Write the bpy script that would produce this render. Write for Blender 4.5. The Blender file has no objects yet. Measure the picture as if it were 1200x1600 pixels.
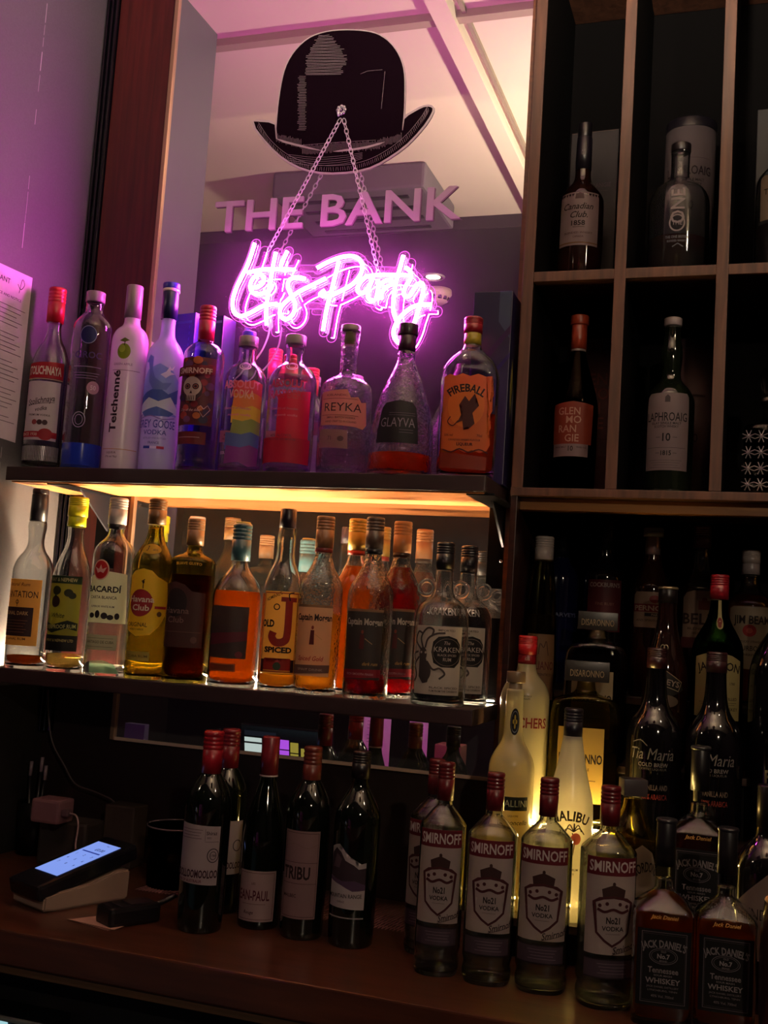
import bpy, bmesh, math, random
from mathutils import Vector, Matrix
random.seed(7)
SC = bpy.context.scene
COL = SC.collection
PI = math.pi

# ------------------------------------------------------------------ helpers
def lin(h):
    h = h.lstrip('#')
    out = []
    for i in (0, 2, 4):
        c = int(h[i:i+2], 16)/255
        out.append(c/12.92 if c <= .04045 else ((c+.055)/1.055)**2.4)
    return tuple(out)+(1.0,)

def thing(name, label, cat, loc=(0, 0, 0), rz=0, group=None):
    o = bpy.data.objects.new(name, None)
    COL.objects.link(o)
    o.location = loc
    o.rotation_euler = (0, 0, rz)
    o.empty_display_size = .02
    tag(o, label, cat, group)
    return o

def tag(o, label=None, cat=None, group=None):
    if label: o['label'] = label
    if cat: o['category'] = cat
    if group: o['group'] = group
    return o

def link(name, bm, mats, parent=None, smooth=True, angle=None):
    me = bpy.data.meshes.new(name)
    if smooth:
        for f in bm.faces: f.smooth = True
        if angle:
            for e in bm.edges:
                if len(e.link_faces) == 2 and e.calc_face_angle(0) > angle: e.smooth = False
    bm.to_mesh(me)
    bm.free()
    o = bpy.data.objects.new(name, me)
    COL.objects.link(o)
    for m in (mats if isinstance(mats, (list, tuple)) else [mats]): me.materials.append(m)
    if parent: o.parent = parent
    return o

def box(bm, x0, x1, y0, y1, z0, z1, bevel=0):
    r = bmesh.ops.create_cube(bm, size=1)
    vs = r['verts']
    for v in vs:
        v.co = Vector(((x0+x1)/2+v.co.x*(x1-x0), (y0+y1)/2+v.co.y*(y1-y0), (z0+z1)/2+v.co.z*(z1-z0)))
    if bevel:
        es = list({e for v in vs for e in v.link_edges})
        bmesh.ops.bevel(bm, geom=es, offset=bevel, segments=2, affect='EDGES', profile=.6)
    return vs

def boxobj(name, dims, mat, parent=None, bevel=.001, kind=None):
    bm = bmesh.new()
    box(bm, *dims, bevel=bevel)
    o = link(name, bm, mat, parent, smooth=False)
    if kind: o['kind'] = kind
    return o

def tube(bm, pts, r, seg=8, closed=False):
    pts = [Vector(p) for p in pts]
    n = len(pts)
    rings = []
    up = Vector((0, 0, 1))
    prev = None
    for i, p in enumerate(pts):
        a = pts[(i-1) % n] if (closed or i > 0) else p
        b = pts[(i+1) % n] if (closed or i < n-1) else p
        t = (b-a)
        if t.length < 1e-9: t = Vector((1, 0, 0))
        t.normalize()
        if prev is None:
            s = t.cross(up)
            if s.length < .1: s = t.cross(Vector((0, 1, 0)))
        else:
            s = prev - t*prev.dot(t)
        s.normalize()
        prev = s
        q = t.cross(s)
        rings.append([bm.verts.new(p+(s*math.cos(2*PI*k/seg)+q*math.sin(2*PI*k/seg))*r) for k in range(seg)])
    m = n if closed else n-1
    for i in range(m):
        A, B = rings[i], rings[(i+1) % n]
        for k in range(seg):
            try: bm.faces.new((A[k], A[(k+1) % seg], B[(k+1) % seg], B[k]))
            except ValueError: pass
    if not closed:
        bm.faces.new(rings[0][::-1]); bm.faces.new(rings[-1])

def smoothpts(pts, n=6):
    out = []
    P = [Vector(p) for p in pts]
    P = [P[0]*2-P[1]]+P+[P[-1]*2-P[-2]]
    for i in range(1, len(P)-2):
        p0, p1, p2, p3 = P[i-1:i+3]
        for k in range(n):
            t = k/n
            out.append(.5*((2*p1)+(p2-p0)*t+(2*p0-5*p1+4*p2-p3)*t*t+(3*p1-p0-3*p2+p3)*t**3))
    out.append(P[-2])
    return out

def chaikin(pts, it=2):
    for _ in range(it):
        o = [pts[0]]
        for a, b in zip(pts, pts[1:]):
            o.append(tuple(.75*p+.25*q for p, q in zip(a, b)))
            o.append(tuple(.25*p+.75*q for p, q in zip(a, b)))
        o.append(pts[-1])
        pts = o
    return pts

def lathe(bm, prof, seg=36, shape=None, cap0=True, cap1=True):
    rings = []
    for r, z in prof:
        ring = []
        for k in range(seg):
            th = 2*PI*k/seg
            if shape: x, y = shape(th, r)
            else: x, y = r*math.sin(th), -r*math.cos(th)
            ring.append(bm.verts.new((x, y, z)))
        rings.append(ring)
    for A, B in zip(rings, rings[1:]):
        for k in range(seg):
            bm.faces.new((A[k], A[(k+1) % seg], B[(k+1) % seg], B[k]))
    if cap0: bm.faces.new(rings[0][::-1])
    if cap1: bm.faces.new(rings[-1])
    return rings

# ------------------------------------------------------------------ materials
def nt(name):
    m = bpy.data.materials.new(name)
    m.use_nodes = True
    t = m.node_tree
    t.nodes.clear()
    out = t.nodes.new('ShaderNodeOutputMaterial')
    return m, t, out

_M = {}
def pr(col, rough=.5, metal=0, spec=.5, coat=0, noise=0, nscale=60, name=None, trans=0):
    key = (col, rough, metal, spec, coat, noise, nscale, name)
    if key in _M: return _M[key]
    m, t, out = nt(name or 'surface_'+col.strip('#'))
    b = t.nodes.new('ShaderNodeBsdfPrincipled')
    c = lin(col)
    b.inputs['Base Color'].default_value = c
    b.inputs['Roughness'].default_value = rough
    b.inputs['Metallic'].default_value = metal
    b.inputs['Specular IOR Level'].default_value = spec
    b.inputs['Coat Weight'].default_value = coat
    n = t.nodes.new('ShaderNodeTexNoise')
    n.inputs['Scale'].default_value = nscale
    n.inputs['Detail'].default_value = 4
    tc = t.nodes.new('ShaderNodeTexCoord')
    t.links.new(tc.outputs['Object'], n.inputs['Vector'])
    mx = t.nodes.new('ShaderNodeMix'); mx.data_type = 'RGBA'; mx.blend_type = 'MULTIPLY'
    mx.inputs[0].default_value = noise if noise else .12
    mx.inputs[6].default_value = c
    t.links.new(n.outputs['Fac'], mx.inputs[7])
    t.links.new(mx.outputs[2], b.inputs['Base Color'])
    t.links.new(b.outputs[0], out.inputs[0])
    _M[key] = m
    return m

def wood(name, c1, c2, rough=.35, scale=(2, 30, 30), coat=.2):
    m, t, out = nt(name)
    b = t.nodes.new('ShaderNodeBsdfPrincipled')
    tc = t.nodes.new('ShaderNodeTexCoord')
    mp = t.nodes.new('ShaderNodeMapping'); mp.inputs['Scale'].default_value = scale
    n = t.nodes.new('ShaderNodeTexNoise'); n.inputs['Scale'].default_value = 3; n.inputs['Detail'].default_value = 8
    n.inputs['Distortion'].default_value = .6
    r = t.nodes.new('ShaderNodeValToRGB')
    r.color_ramp.elements[0].position = .3; r.color_ramp.elements[0].color = lin(c1)
    r.color_ramp.elements[1].position = .7; r.color_ramp.elements[1].color = lin(c2)
    t.links.new(tc.outputs['Object'], mp.inputs[0]); t.links.new(mp.outputs[0], n.inputs['Vector'])
    t.links.new(n.outputs['Fac'], r.inputs[0]); t.links.new(r.outputs[0], b.inputs['Base Color'])
    bp = t.nodes.new('ShaderNodeBump'); bp.inputs['Strength'].default_value = .15; bp.inputs['Distance'].default_value = .002
    t.links.new(n.outputs['Fac'], bp.inputs['Height']); t.links.new(bp.outputs[0], b.inputs['Normal'])
    b.inputs['Roughness'].default_value = rough
    b.inputs['Coat Weight'].default_value = coat
    t.links.new(b.outputs[0], out.inputs[0])
    return m

def emit(name, col, s):
    m, t, out = nt(name)
    e = t.nodes.new('ShaderNodeEmission')
    e.inputs[0].default_value = lin(col); e.inputs[1].default_value = s
    t.links.new(e.outputs[0], out.inputs[0])
    return m

def glass(name, tint, edge=None, body=0, rough=.0, emb=0, see=0):
    """bottle glass: a wall with an outer and an inner face, part plain see-through, part refracting"""
    m, t, out = nt(name)
    N = t.nodes
    tr = N.new('ShaderNodeBsdfTransparent'); tr.inputs[0].default_value = lin(tint)
    gl = N.new('ShaderNodeBsdfGlass'); gl.inputs[0].default_value = lin(edge or tint)
    gl.inputs['IOR'].default_value = 1.5; gl.inputs['Roughness'].default_value = 0.0
    last = N.new('ShaderNodeMixShader'); last.inputs[0].default_value = 1-see
    t.links.new(tr.outputs[0], last.inputs[1]); t.links.new(gl.outputs[0], last.inputs[2])
    if emb:
        n = N.new('ShaderNodeTexNoise'); n.inputs['Scale'].default_value = emb
        n.inputs['Detail'].default_value = 1
        tc = N.new('ShaderNodeTexCoord'); t.links.new(tc.outputs['Object'], n.inputs['Vector'])
        bp = N.new('ShaderNodeBump'); bp.inputs['Strength'].default_value = .45; bp.inputs['Distance'].default_value = .003
        t.links.new(n.outputs['Fac'], bp.inputs['Height'])
        t.links.new(bp.outputs[0], gl.inputs['Normal'])
    if body:
        df = N.new('ShaderNodeBsdfDiffuse'); df.inputs[0].default_value = lin('e8e8f0')
        m3 = N.new('ShaderNodeMixShader'); m3.inputs[0].default_value = body
        t.links.new(last.outputs[0], m3.inputs[1]); t.links.new(df.outputs[0], m3.inputs[2]); last = m3
    t.links.new(last.outputs[0], out.inputs[0])
    return m

def liquid(name, c, clear=.5, glow=.48):
    """tinted spirit: lets light through, bends some, scatters a little"""
    m, t, out = nt(name)
    N = t.nodes
    tr = N.new('ShaderNodeBsdfTransparent'); tr.inputs[0].default_value = lin(c)
    rf = N.new('ShaderNodeBsdfRefraction'); rf.inputs[0].default_value = lin(c); rf.inputs['IOR'].default_value = 1.34; rf.inputs['Roughness'].default_value = .08
    tl = N.new('ShaderNodeBsdfTranslucent'); tl.inputs[0].default_value = lin(c)
    n = N.new('ShaderNodeTexNoise'); n.inputs['Scale'].default_value = 35
    tc = N.new('ShaderNodeTexCoord'); mp = N.new('ShaderNodeMapping'); mp.inputs['Scale'].default_value = (1, 1, .35)
    t.links.new(tc.outputs['Object'], mp.inputs[0]); t.links.new(mp.outputs[0], n.inputs['Vector'])
    bp = N.new('ShaderNodeBump'); bp.inputs['Strength'].default_value = .4; bp.inputs['Distance'].default_value = .01
    t.links.new(n.outputs['Fac'], bp.inputs['Height']); t.links.new(bp.outputs[0], rf.inputs['Normal'])
    m1 = N.new('ShaderNodeMixShader'); m1.inputs[0].default_value = 1-clear
    t.links.new(tr.outputs[0], m1.inputs[1]); t.links.new(rf.outputs[0], m1.inputs[2])
    m2 = N.new('ShaderNodeMixShader'); m2.inputs[0].default_value = glow
    t.links.new(m1.outputs[0], m2.inputs[1]); t.links.new(tl.outputs[0], m2.inputs[2])
    t.links.new(m2.outputs[0], out.inputs[0])
    return m

def frosted(name, c, alpha=.85, trl=.5):
    m, t, out = nt(name)
    N = t.nodes
    df = N.new('ShaderNodeBsdfDiffuse'); df.inputs[0].default_value = lin(c)
    tl = N.new('ShaderNodeBsdfTranslucent'); tl.inputs[0].default_value = lin(c)
    tr = N.new('ShaderNodeBsdfTransparent'); tr.inputs[0].default_value = lin(c)
    gs = N.new('ShaderNodeBsdfGlossy'); gs.inputs['Roughness'].default_value = .25
    fr = N.new('ShaderNodeFresnel'); fr.inputs[0].default_value = 1.4
    a = N.new('ShaderNodeMixShader'); a.inputs[0].default_value = trl
    b = N.new('ShaderNodeMixShader'); b.inputs[0].default_value = alpha
    g = N.new('ShaderNodeMixShader')
    t.links.new(df.outputs[0], a.inputs[1]); t.links.new(tl.outputs[0], a.inputs[2])
    t.links.new(tr.outputs[0], b.inputs[1]); t.links.new(a.outputs[0], b.inputs[2])
    t.links.new(fr.outputs[0], g.inputs[0]); t.links.new(b.outputs[0], g.inputs[1]); t.links.new(gs.outputs[0], g.inputs[2])
    t.links.new(g.outputs[0], out.inputs[0])
    return m

G = dict(
    clear=glass('clear_glass', 'f6f8f8', 'f4f6f6'), loop=glass('clear_glass_loop', 'f6f8f8', 'f4f6f6', body=.06),
    clearb=glass('milky_clear_glass', 'f4f6f6', 'f4f6f6', body=.01),
    emboss=glass('embossed_clear_glass', 'f2f4f4', 'f2f4f4', emb=160),
    cut=glass('cut_crystal', 'd0d0d0', 'b0b0b0', emb=110),
    green=glass('green_glass', '5f9a4a', '2c5a22', body=0),
    yellow=glass('straw_glass', 'f2f0d8', 'd8d2a0'),
    smoke=glass('smoky_glass', '6a5a50', '40342c'),
    dblue=pr('#0a0c2a', .08, coat=.6), wine=pr('#060a07', .06, coat=.5), black=pr('#08070a', .09, coat=.5),
    olive=pr('#10150c', .06, coat=.5), brownblk=pr('#1c0a07', .06, coat=.5),
    frost=frosted('frosted_white_glass', 'e6e0e2', .93, .45), frostb=frosted('frosted_blue_glass', 'c9cdea', .88, .5),
    frosty=frosted('frosted_lemon_glass', 'd8cfa8', .8, .6), malibu=frosted('white_coconut_bottle', 'e8e4d4', .96, .7),
)
L = dict(
    amber=liquid('amber_spirit', 'e08a1e'), gold=liquid('gold_spirit', 'f0b44a'), pale=liquid('pale_spirit', 'f6e2a0', .7, .15),
    orange=liquid('orange_liqueur', 'f08a20', .4, .35), brown=liquid('brown_spirit', '7a3a12', .4, .3), red=liquid('ruby_rum', 'b8142a', .4, .3),
    dark=liquid('dark_rum', '3c0c08', .4, .3), water=liquid('clear_spirit', 'f4f4f0', .6, .04), lemon=liquid('limoncello', 'e8dc60', .3, .5),
    yell=liquid('yellow_liqueur', 'd8c020', .5, .3), rose=liquid('pale_rose_spirit', 'f6d0c8', .6, .15),
)

_P = {}
def paper(c):
    """label paper and print: lit from the front and, through the bottle, from behind"""
    if c in _P: return _P[c]
    m, t, out = nt('label_paper_'+c.strip('#'))
    N = t.nodes
    d = N.new('ShaderNodeBsdfPrincipled'); d.inputs['Base Color'].default_value = lin(c); d.inputs['Roughness'].default_value = .55
    n = N.new('ShaderNodeTexNoise'); n.inputs['Scale'].default_value = 220
    tc = N.new('ShaderNodeTexCoord'); t.links.new(tc.outputs['Object'], n.inputs['Vector'])
    mx = N.new('ShaderNodeMix'); mx.data_type = 'RGBA'; mx.blend_type = 'MULTIPLY'; mx.inputs[0].default_value = .1; mx.inputs[6].default_value = lin(c)
    t.links.new(n.outputs['Fac'], mx.inputs[7]); t.links.new(mx.outputs[2], d.inputs['Base Color'])
    l = N.new('ShaderNodeBsdfTranslucent'); l.inputs[0].default_value = lin(c)
    s = N.new('ShaderNodeMixShader'); s.inputs[0].default_value = .5
    t.links.new(d.outputs[0], s.inputs[1]); t.links.new(l.outputs[0], s.inputs[2]); t.links.new(s.outputs[0], out.inputs[0])
    _P[c] = m
    return m

# ------------------------------------------------------------------ printing on curved surfaces
_T = {}
def text_mesh(s, bold=0, shear=0):
    k = (s, bold, shear)
    if k in _T: return _T[k]
    c = bpy.data.curves.new('lettering_curve', 'FONT')
    c.body = s; c.size = 1; c.resolution_u = 2; c.fill_mode = 'FRONT'
    c.offset = bold; c.shear = shear
    o = bpy.data.objects.new('lettering_curve', c)
    COL.objects.link(o)
    bpy.context.view_layer.update()
    me = bpy.data.meshes.new_from_object(o.evaluated_get(bpy.context.evaluated_depsgraph_get()))
    vs = [(v.co.x, v.co.y) for v in me.vertices]
    fs = [tuple(p.vertices) for p in me.polygons]
    bpy.data.objects.remove(o); bpy.data.curves.remove(c); bpy.data.meshes.remove(me)
    if vs:
        x0 = min(v[0] for v in vs); x1 = max(v[0] for v in vs)
    else: x0 = x1 = 0
    if len(s) and not any(ch.isupper() or ch.isdigit() for ch in s): y1 = .7
    else: y1 = max(v[1] for v in vs)
    r = ([((x-(x0+x1)/2), y-y1*.5) for x, y in vs], fs, max(x1-x0, 1e-6), y1)
    _T[k] = r
    return r

def add_flat(bm, polys_v, polys_f, mi, layer, store):
    vs = [bm.verts.new((x, 0, y)) for x, y in polys_v]
    for v in vs: store[v] = layer
    fs = []
    for f in polys_f:
        if len(set(f)) < 3: continue
        try: fc = bm.faces.new([vs[i] for i in f])
        except ValueError: continue
        fc.material_index = mi; fs.append(fc)
    return fs

def stroke_poly(pts, w):
    n = len(pts); Lp = []; Rp = []
    for i, p in enumerate(pts):
        a = pts[max(i-1, 0)]; b = pts[min(i+1, n-1)]
        dx, dy = b[0]-a[0], b[1]-a[1]; d = math.hypot(dx, dy) or 1
        Lp.append((p[0]-dy/d*w/2, p[1]+dx/d*w/2)); Rp.append((p[0]+dy/d*w/2, p[1]-dx/d*w/2))
    vs = Lp+Rp
    return vs, [(i, i+1, n+i+1, n+i) for i in range(n-1)]

def ring_poly(x, y, rx, ry, wd, n=28):
    vs = []
    for k in range(n):
        a = 2*PI*k/n; vs.append((x+rx*math.cos(a), y+ry*math.sin(a)))
    for k in range(n):
        a = 2*PI*k/n; vs.append((x+(rx-wd)*math.cos(a), y+(ry-wd)*math.sin(a)))
    return vs, [(k, (k+1) % n, n+(k+1) % n, n+k) for k in range(n)]

def print_mesh(items, tf, mp, step=.004, z_off0=1.0):
    """items in drawing units -> tf() to metres (u,v) -> mp(u,v,layer) to 3D. Returns (bmesh, mats)"""
    mats = []; bm = bmesh.new()
    lay = bm.verts.layers.float.new('layer')
    def mi(c):
        m = c if not isinstance(c, str) else paper(c)
        if m not in mats: mats.append(m)
        return mats.index(m)
    for L_, it in enumerate(items):
        k = it[0]
        if k == 't':
            _, s, x, y, h, c = it[:6]
            o = it[6] if len(it) > 6 else {}
            V, Fc, w0, h0 = text_mesh(s, o.get('b', .012), o.get('it', 0))
            sy = h/h0; sx = o['w']/w0 if 'w' in o else sy*o.get('sx', .9)
            ar = o.get('arch', 0); rt = math.radians(o.get('rot', 0))
            vs = []
            for px, py in V:
                px *= sx; py *= sy
                if ar:
                    a = px/ar; rr = ar+py
                    px, py = rr*math.sin(a), rr*math.cos(a)-ar
                if rt: px, py = px*math.cos(rt)-py*math.sin(rt), px*math.sin(rt)+py*math.cos(rt)
                vs.append((x+px, y-py))
            fs = Fc
        elif k == 'r':
            _, x0, x1, y0, y1, c = it; vs = [(x0, y0), (x1, y0), (x1, y1), (x0, y1)]; fs = [(0, 1, 2, 3)]
        elif k == 'c':
            _, x, y, rx, ry, c = it
            vs = [(x+rx*math.cos(2*PI*a/26), y+ry*math.sin(2*PI*a/26)) for a in range(26)]; fs = [tuple(range(26))]
        elif k == 'o':
            _, x, y, rx, ry, wd, c = it; vs, fs = ring_poly(x, y, rx, ry, wd)
        elif k == 'p':
            _, vs, c = it; fs = [tuple(range(len(vs)))]
        elif k == 'l':
            _, pts, wd, c = it[:4]
            if len(it) > 4: pts = [tuple(p[:2]) for p in smoothpts([(a, b, 0) for a, b in pts], it[4])]
            vs, fs = stroke_poly(pts, wd)
        elif k == 'f':   # frame outline
            _, x0, x1, y0, y1, wd, c = it
            vs = [(x0, y0), (x1, y0), (x1, y1), (x0, y1), (x0+wd, y0+wd), (x1-wd, y0+wd), (x1-wd, y1-wd), (x0+wd, y1-wd)]
            fs = [(0, 1, 5, 4), (1, 2, 6, 5), (2, 3, 7, 6), (3, 0, 4, 7)]
        m_i = mi(c)
        vv = [bm.verts.new((tf(a, b)[0], 0, tf(a, b)[1])) for a, b in vs]
        for v in vv: v[lay] = L_
        for f in fs:
            if len(set(f)) < 3: continue
            try: fc = bm.faces.new([vv[i] for i in f]); fc.material_index = m_i
            except ValueError: pass
    bmesh.ops.triangulate(bm, faces=[f for f in bm.faces if len(f.verts) > 4])
    if bm.verts:
        x0 = min(v.co.x for v in bm.verts); x1 = max(v.co.x for v in bm.verts)
        z0 = min(v.co.z for v in bm.verts); z1 = max(v.co.z for v in bm.verts)
        k = math.floor(x0/step)+1
        while k*step < x1 and step:
            bmesh.ops.bisect_plane(bm, geom=bm.verts[:]+bm.edges[:]+bm.faces[:], plane_co=(k*step, 0, 0), plane_no=(1, 0, 0), dist=1e-7); k += 1
        st = step*3; k = math.floor(z0/st)+1
        while k*st < z1 and step:
            bmesh.ops.bisect_plane(bm, geom=bm.verts[:]+bm.edges[:]+bm.faces[:], plane_co=(0, 0, k*st), plane_no=(0, 0, 1), dist=1e-7); k += 1
    for v in bm.verts: v.co = mp(v.co.x, v.co.z, v[lay])
    return bm, mats

HOLLOW = {'clear', 'clearb', 'emboss', 'green', 'yellow', 'smoke', 'cut'}
# ------------------------------------------------------------------ bottle builder
def bottle(name, label, X, Y, z, H, R, yb, yt, w, prof, cap, gl='clear', liq=None, labels=(), shift=0, sq=2, dep=1, cat='bottle', group=None, rz=None, handles=False, extra=None, neckmat=None):
    """prof, cap, labels are measured in the bottle's own drawing units: half widths and heights counted down from yb"""
    kx = 2*R/w; kz = H/(yb-yt)
    ang = math.atan2(-X, Y)+math.asin(max(-1, min(1, shift))) if rz is None else rz
    root = thing(name, label, cat, (X, Y, z), ang, group)
    P = chaikin([(r*kx, (yb-y)*kz) for r, y in prof], 2)
    def sect(th, r):
        if sq == 2 and dep == 1: return r*math.sin(th), -r*math.cos(th)
        q = max(0, min(1, (r/R-.45)/.45)); n = 2+(sq-2)*q; d = 1+(dep-1)*q
        s, c = math.sin(th), math.cos(th)
        rr = (abs(s)**n+abs(c)**n)**(-1/n)
        # superellipse scaled in depth
        return r*rr*s, -r*d*rr*c
    def rad(h):
        for (r0, z0), (r1, z1) in zip(P, P[1:]):
            if z0 <= h <= z1 and z1 > z0: return r0+(r1-r0)*(h-z0)/(z1-z0)
        return P[-1][0] if h > P[-1][1] else P[0][0]
    tab = [(0, 0.0)]
    px, py = sect(0, R); s = 0
    for i in range(1, 181):
        th = i*PI/180; x_, y_ = sect(th, R); s += math.hypot(x_-px, y_-py); tab.append((th, s)); px, py = x_, y_
    def theta(u):
        a = abs(u)
        for (t0, s0), (t1, s1) in zip(tab, tab[1:]):
            if a <= s1: return math.copysign(t0+(t1-t0)*(a-s0)/max(s1-s0, 1e-9), u)
        return math.copysign(PI, u)
    bm = bmesh.new()
    q0 = [(P[0][0]*.82, 0.0012)]+P
    lathe(bm, q0, 40, sect)
    if isinstance(gl, str) and gl in HOLLOW:
        t_ = .0028
        inner = [(max(r-t_, .003), h) for r, h in P if h > .007 and h < P[-1][1]-.001]
        if sq != 2: t_ = .003
        inner = [(inner[0][0]*.9, .0062)]+inner
        n0 = len(bm.faces); lathe(bm, inner, 40, sect); bm.faces.ensure_lookup_table()
        for f_ in bm.faces[n0:]: f_.normal_flip()
    body = link('glass_body', bm, G[gl] if isinstance(gl, str) else gl, root, angle=1.0)
    if liq:
        lv, lm = liq
        top = (yb-lv)*kz
        LP = [(max(r-.0031, .002), h) for r, h in P if .007 < h < top]
        LP = [(LP[0][0]*.9, .0066)]+LP+[(max(rad(top)-.0031, .002), top)]
        bm = bmesh.new(); lathe(bm, LP, 32, sect)
        link('liquid', bm, L[lm], root, angle=.9)
    # caps: list of (kind, y0(top), y1(bottom), r, material)
    for c in cap:
        kind, y0, y1, r, m = c[:5]
        z1, z0 = (yb-y0)*kz, (yb-y1)*kz; r *= kx
        m = pr(m, .35, coat=.15) if isinstance(m, str) else m
        bm = bmesh.new()
        if kind == 'screw':     # ridged upper part over a smooth capsule
            zz = [(r, z0)]; hh = z1-z0; zs = z0+hh*.55
            zz += [(r, zs)]
            nr = 4
            for i in range(nr):
                a = zs+(z1-zs-.003)*i/nr; b = (z1-zs-.003)/nr
                zz += [(r*.955, a+.0004), (r*.955, a+b*.22), (r*1.01, a+b*.42), (r*1.01, a+b*.85)]
            zz += [(r*.985, z1-.0015), (r*.9, z1), (r*.1, z1+.0002)]
            lathe(bm, zz, 28)
        elif kind == 'stop':    # short plug with rounded edge
            lathe(bm, [(r*.96, z0), (r, z0+.0012), (r, z1-.002), (r*.97, z1-.0006), (r*.9, z1), (r*.05, z1)], 28)
        elif kind == 'foil':
            zz = [(r, z0), (r*.985, z0+(z1-z0)*.5), (r*.97, z1-.002), (r*.9, z1), (r*.05, z1)]
            lathe(bm, zz, 28)
        elif kind == 'rect':    # wide rectangular stopper
            d = c[5]*kx; box(bm, -r, r, -d, d, z0, z1, .0015)
        elif kind == 'ball':
            lathe(bm, [(r*math.sin(PI*i/12)+1e-5, (z0+z1)/2-(z1-z0)/2*math.cos(PI*i/12)) for i in range(13)], 12, None, False, False)
        link({'screw': 'cap', 'stop': 'cap', 'foil': 'neck_foil', 'rect': 'stopper', 'ball': 'stopper'}[kind], bm, m, root, angle=.7)
    for lb in labels:
        items, back = lb[1:], lb[0]
        nm = 'label'
        def tf(a, b): return a*kx, (yb-b)*kz
        rmax = R
        def mp(u, v, layer, base=.0004):
            th = theta(u); r = rad(v)
            x_, y_ = sect(th, r)
            off = base+layer*.00013
            n_ = math.hypot(x_, y_) or 1
            return Vector((x_+x_/n_*off, y_+y_/n_*off, v))
        if back:
            bmx, ms = print_mesh([back], tf, lambda u, v, l: mp(u, v, l, .0003))
            par = link(nm, bmx, ms, root, smooth=True)
        else: par = body
        if items:
            bmx, ms = print_mesh(list(items), tf, lambda u, v, l: mp(u, v, l, .0005))
            link('lettering', bmx, ms, par, smooth=True)
    if handles:
        for s_ in (-1, 1):
            bm = bmesh.new()
            cx, cz, rr = s_*27*kx, (yb-921)*kz, 11.5*kx
            tube(bm, [(cx+rr*math.cos(a*PI/10), 0, cz+rr*math.sin(a*PI/10)) for a in range(20)], 3.4*kx, 10, True)
            link('neck_loop', bm, G['loop'], root)
    if extra: extra(root, kx, kz)
    return root
# ------------------------------------------------------------------ camera
FOC = 1700.
def _basis(yaw, pitch, roll):
    y, p, r = map(math.radians, (yaw, pitch, roll))
    f = Vector((math.sin(y)*math.cos(p), math.cos(y)*math.cos(p), math.sin(p)))
    r0 = Vector((math.cos(y), -math.sin(y), 0)); u0 = r0.cross(f)
    return r0*math.cos(r)+u0*math.sin(r), u0*math.cos(r)-r0*math.sin(r), f
CR, CU, CF = _basis(-18.7, 5.86, 3.747)
def at(x, y, Yp):
    """a measured point of the photograph on the plane at distance Yp"""
    d = CR*((x-600)/FOC)-CU*((y-800)/FOC)+CF
    return d*(Yp/d.y)
cam = bpy.data.cameras.new('camera')
cam.sensor_fit = 'VERTICAL'; cam.sensor_height = 24; cam.lens = 24*FOC/1600
cam.clip_start = .02
co = bpy.data.objects.new('camera', cam); COL.objects.link(co)
Mx = Matrix((CR, CU, -CF)).transposed().to_4x4()
co.matrix_world = Mx
SC.camera = co

# ------------------------------------------------------------------ materials of the place
DARKWOOD = wood('dark_stained_wood', '1a0a08', '351512', .35)
SHELFWOOD = wood('shelf_edge_wood', '1c0d10', '2c161a', .5, (2, 20, 20), 0)
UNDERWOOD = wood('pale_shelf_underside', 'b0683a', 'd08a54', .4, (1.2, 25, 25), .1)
MAHOG = wood('red_mahogany_panel', '3a100e', '541a18', .4, (30, 30, 1.5))
OAK = wood('oak_frame', '3c2218', '5c3828', .5, (25, 25, 2), .05)
COUNTER = wood('counter_wood', '331a12', '4e2a1c', .3, (1.5, 14, 14), .3)
BLACKMETAL = pr('#0c0c10', .3, .6)
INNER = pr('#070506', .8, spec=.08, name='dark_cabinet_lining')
BRASS = pr('#b89468', .3, .9)
MIRROR, t, out = nt('mirror_with_haze')  # weak diffuse and rough layers put in to imitate the neon's haze
a = t.nodes.new('ShaderNodeBsdfGlossy'); a.inputs['Roughness'].default_value = 0; a.inputs[0].default_value = (.86, .86, .88, 1)
b = t.nodes.new('ShaderNodeBsdfDiffuse'); b.inputs[0].default_value = (.5, .5, .52, 1)
c = t.nodes.new('ShaderNodeBsdfGlossy'); c.inputs['Roughness'].default_value = .42; c.inputs[0].default_value = (.8, .8, .8, 1)
m1 = t.nodes.new('ShaderNodeMixShader'); m1.inputs[0].default_value = .065
m2 = t.nodes.new('ShaderNodeMixShader'); m2.inputs[0].default_value = .012
t.links.new(a.outputs[0], m1.inputs[1]); t.links.new(b.outputs[0], m1.inputs[2])
t.links.new(m1.outputs[0], m2.inputs[1]); t.links.new(c.outputs[0], m2.inputs[2]); t.links.new(m2.outputs[0], out.inputs[0])

LAMINATE, t, out = nt('grey_laminate_with_seam')
b = t.nodes.new('ShaderNodeBsdfPrincipled'); b.inputs['Base Color'].default_value = lin('4a484c'); b.inputs['Roughness'].default_value = .42
tc = t.nodes.new('ShaderNodeTexCoord'); n = t.nodes.new('ShaderNodeTexNoise'); n.inputs['Scale'].default_value = 300
mx = t.nodes.new('ShaderNodeMix'); mx.data_type = 'RGBA'; mx.inputs[6].default_value = lin('454348'); mx.inputs[7].default_value = lin('565458')
t.links.new(tc.outputs['Object'], n.inputs['Vector']); t.links.new(n.outputs['Fac'], mx.inputs[0]); t.links.new(mx.outputs[2], b.inputs['Base Color'])
t.links.new(b.outputs[0], out.inputs[0])

def slab(name, x0, x1, y0, y1, z0, z1, m, kind='structure', parent=None, bevel=0):
    return boxobj(name, (x0, x1, y0, y1, z0, z1), m, parent, bevel, kind)

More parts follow.
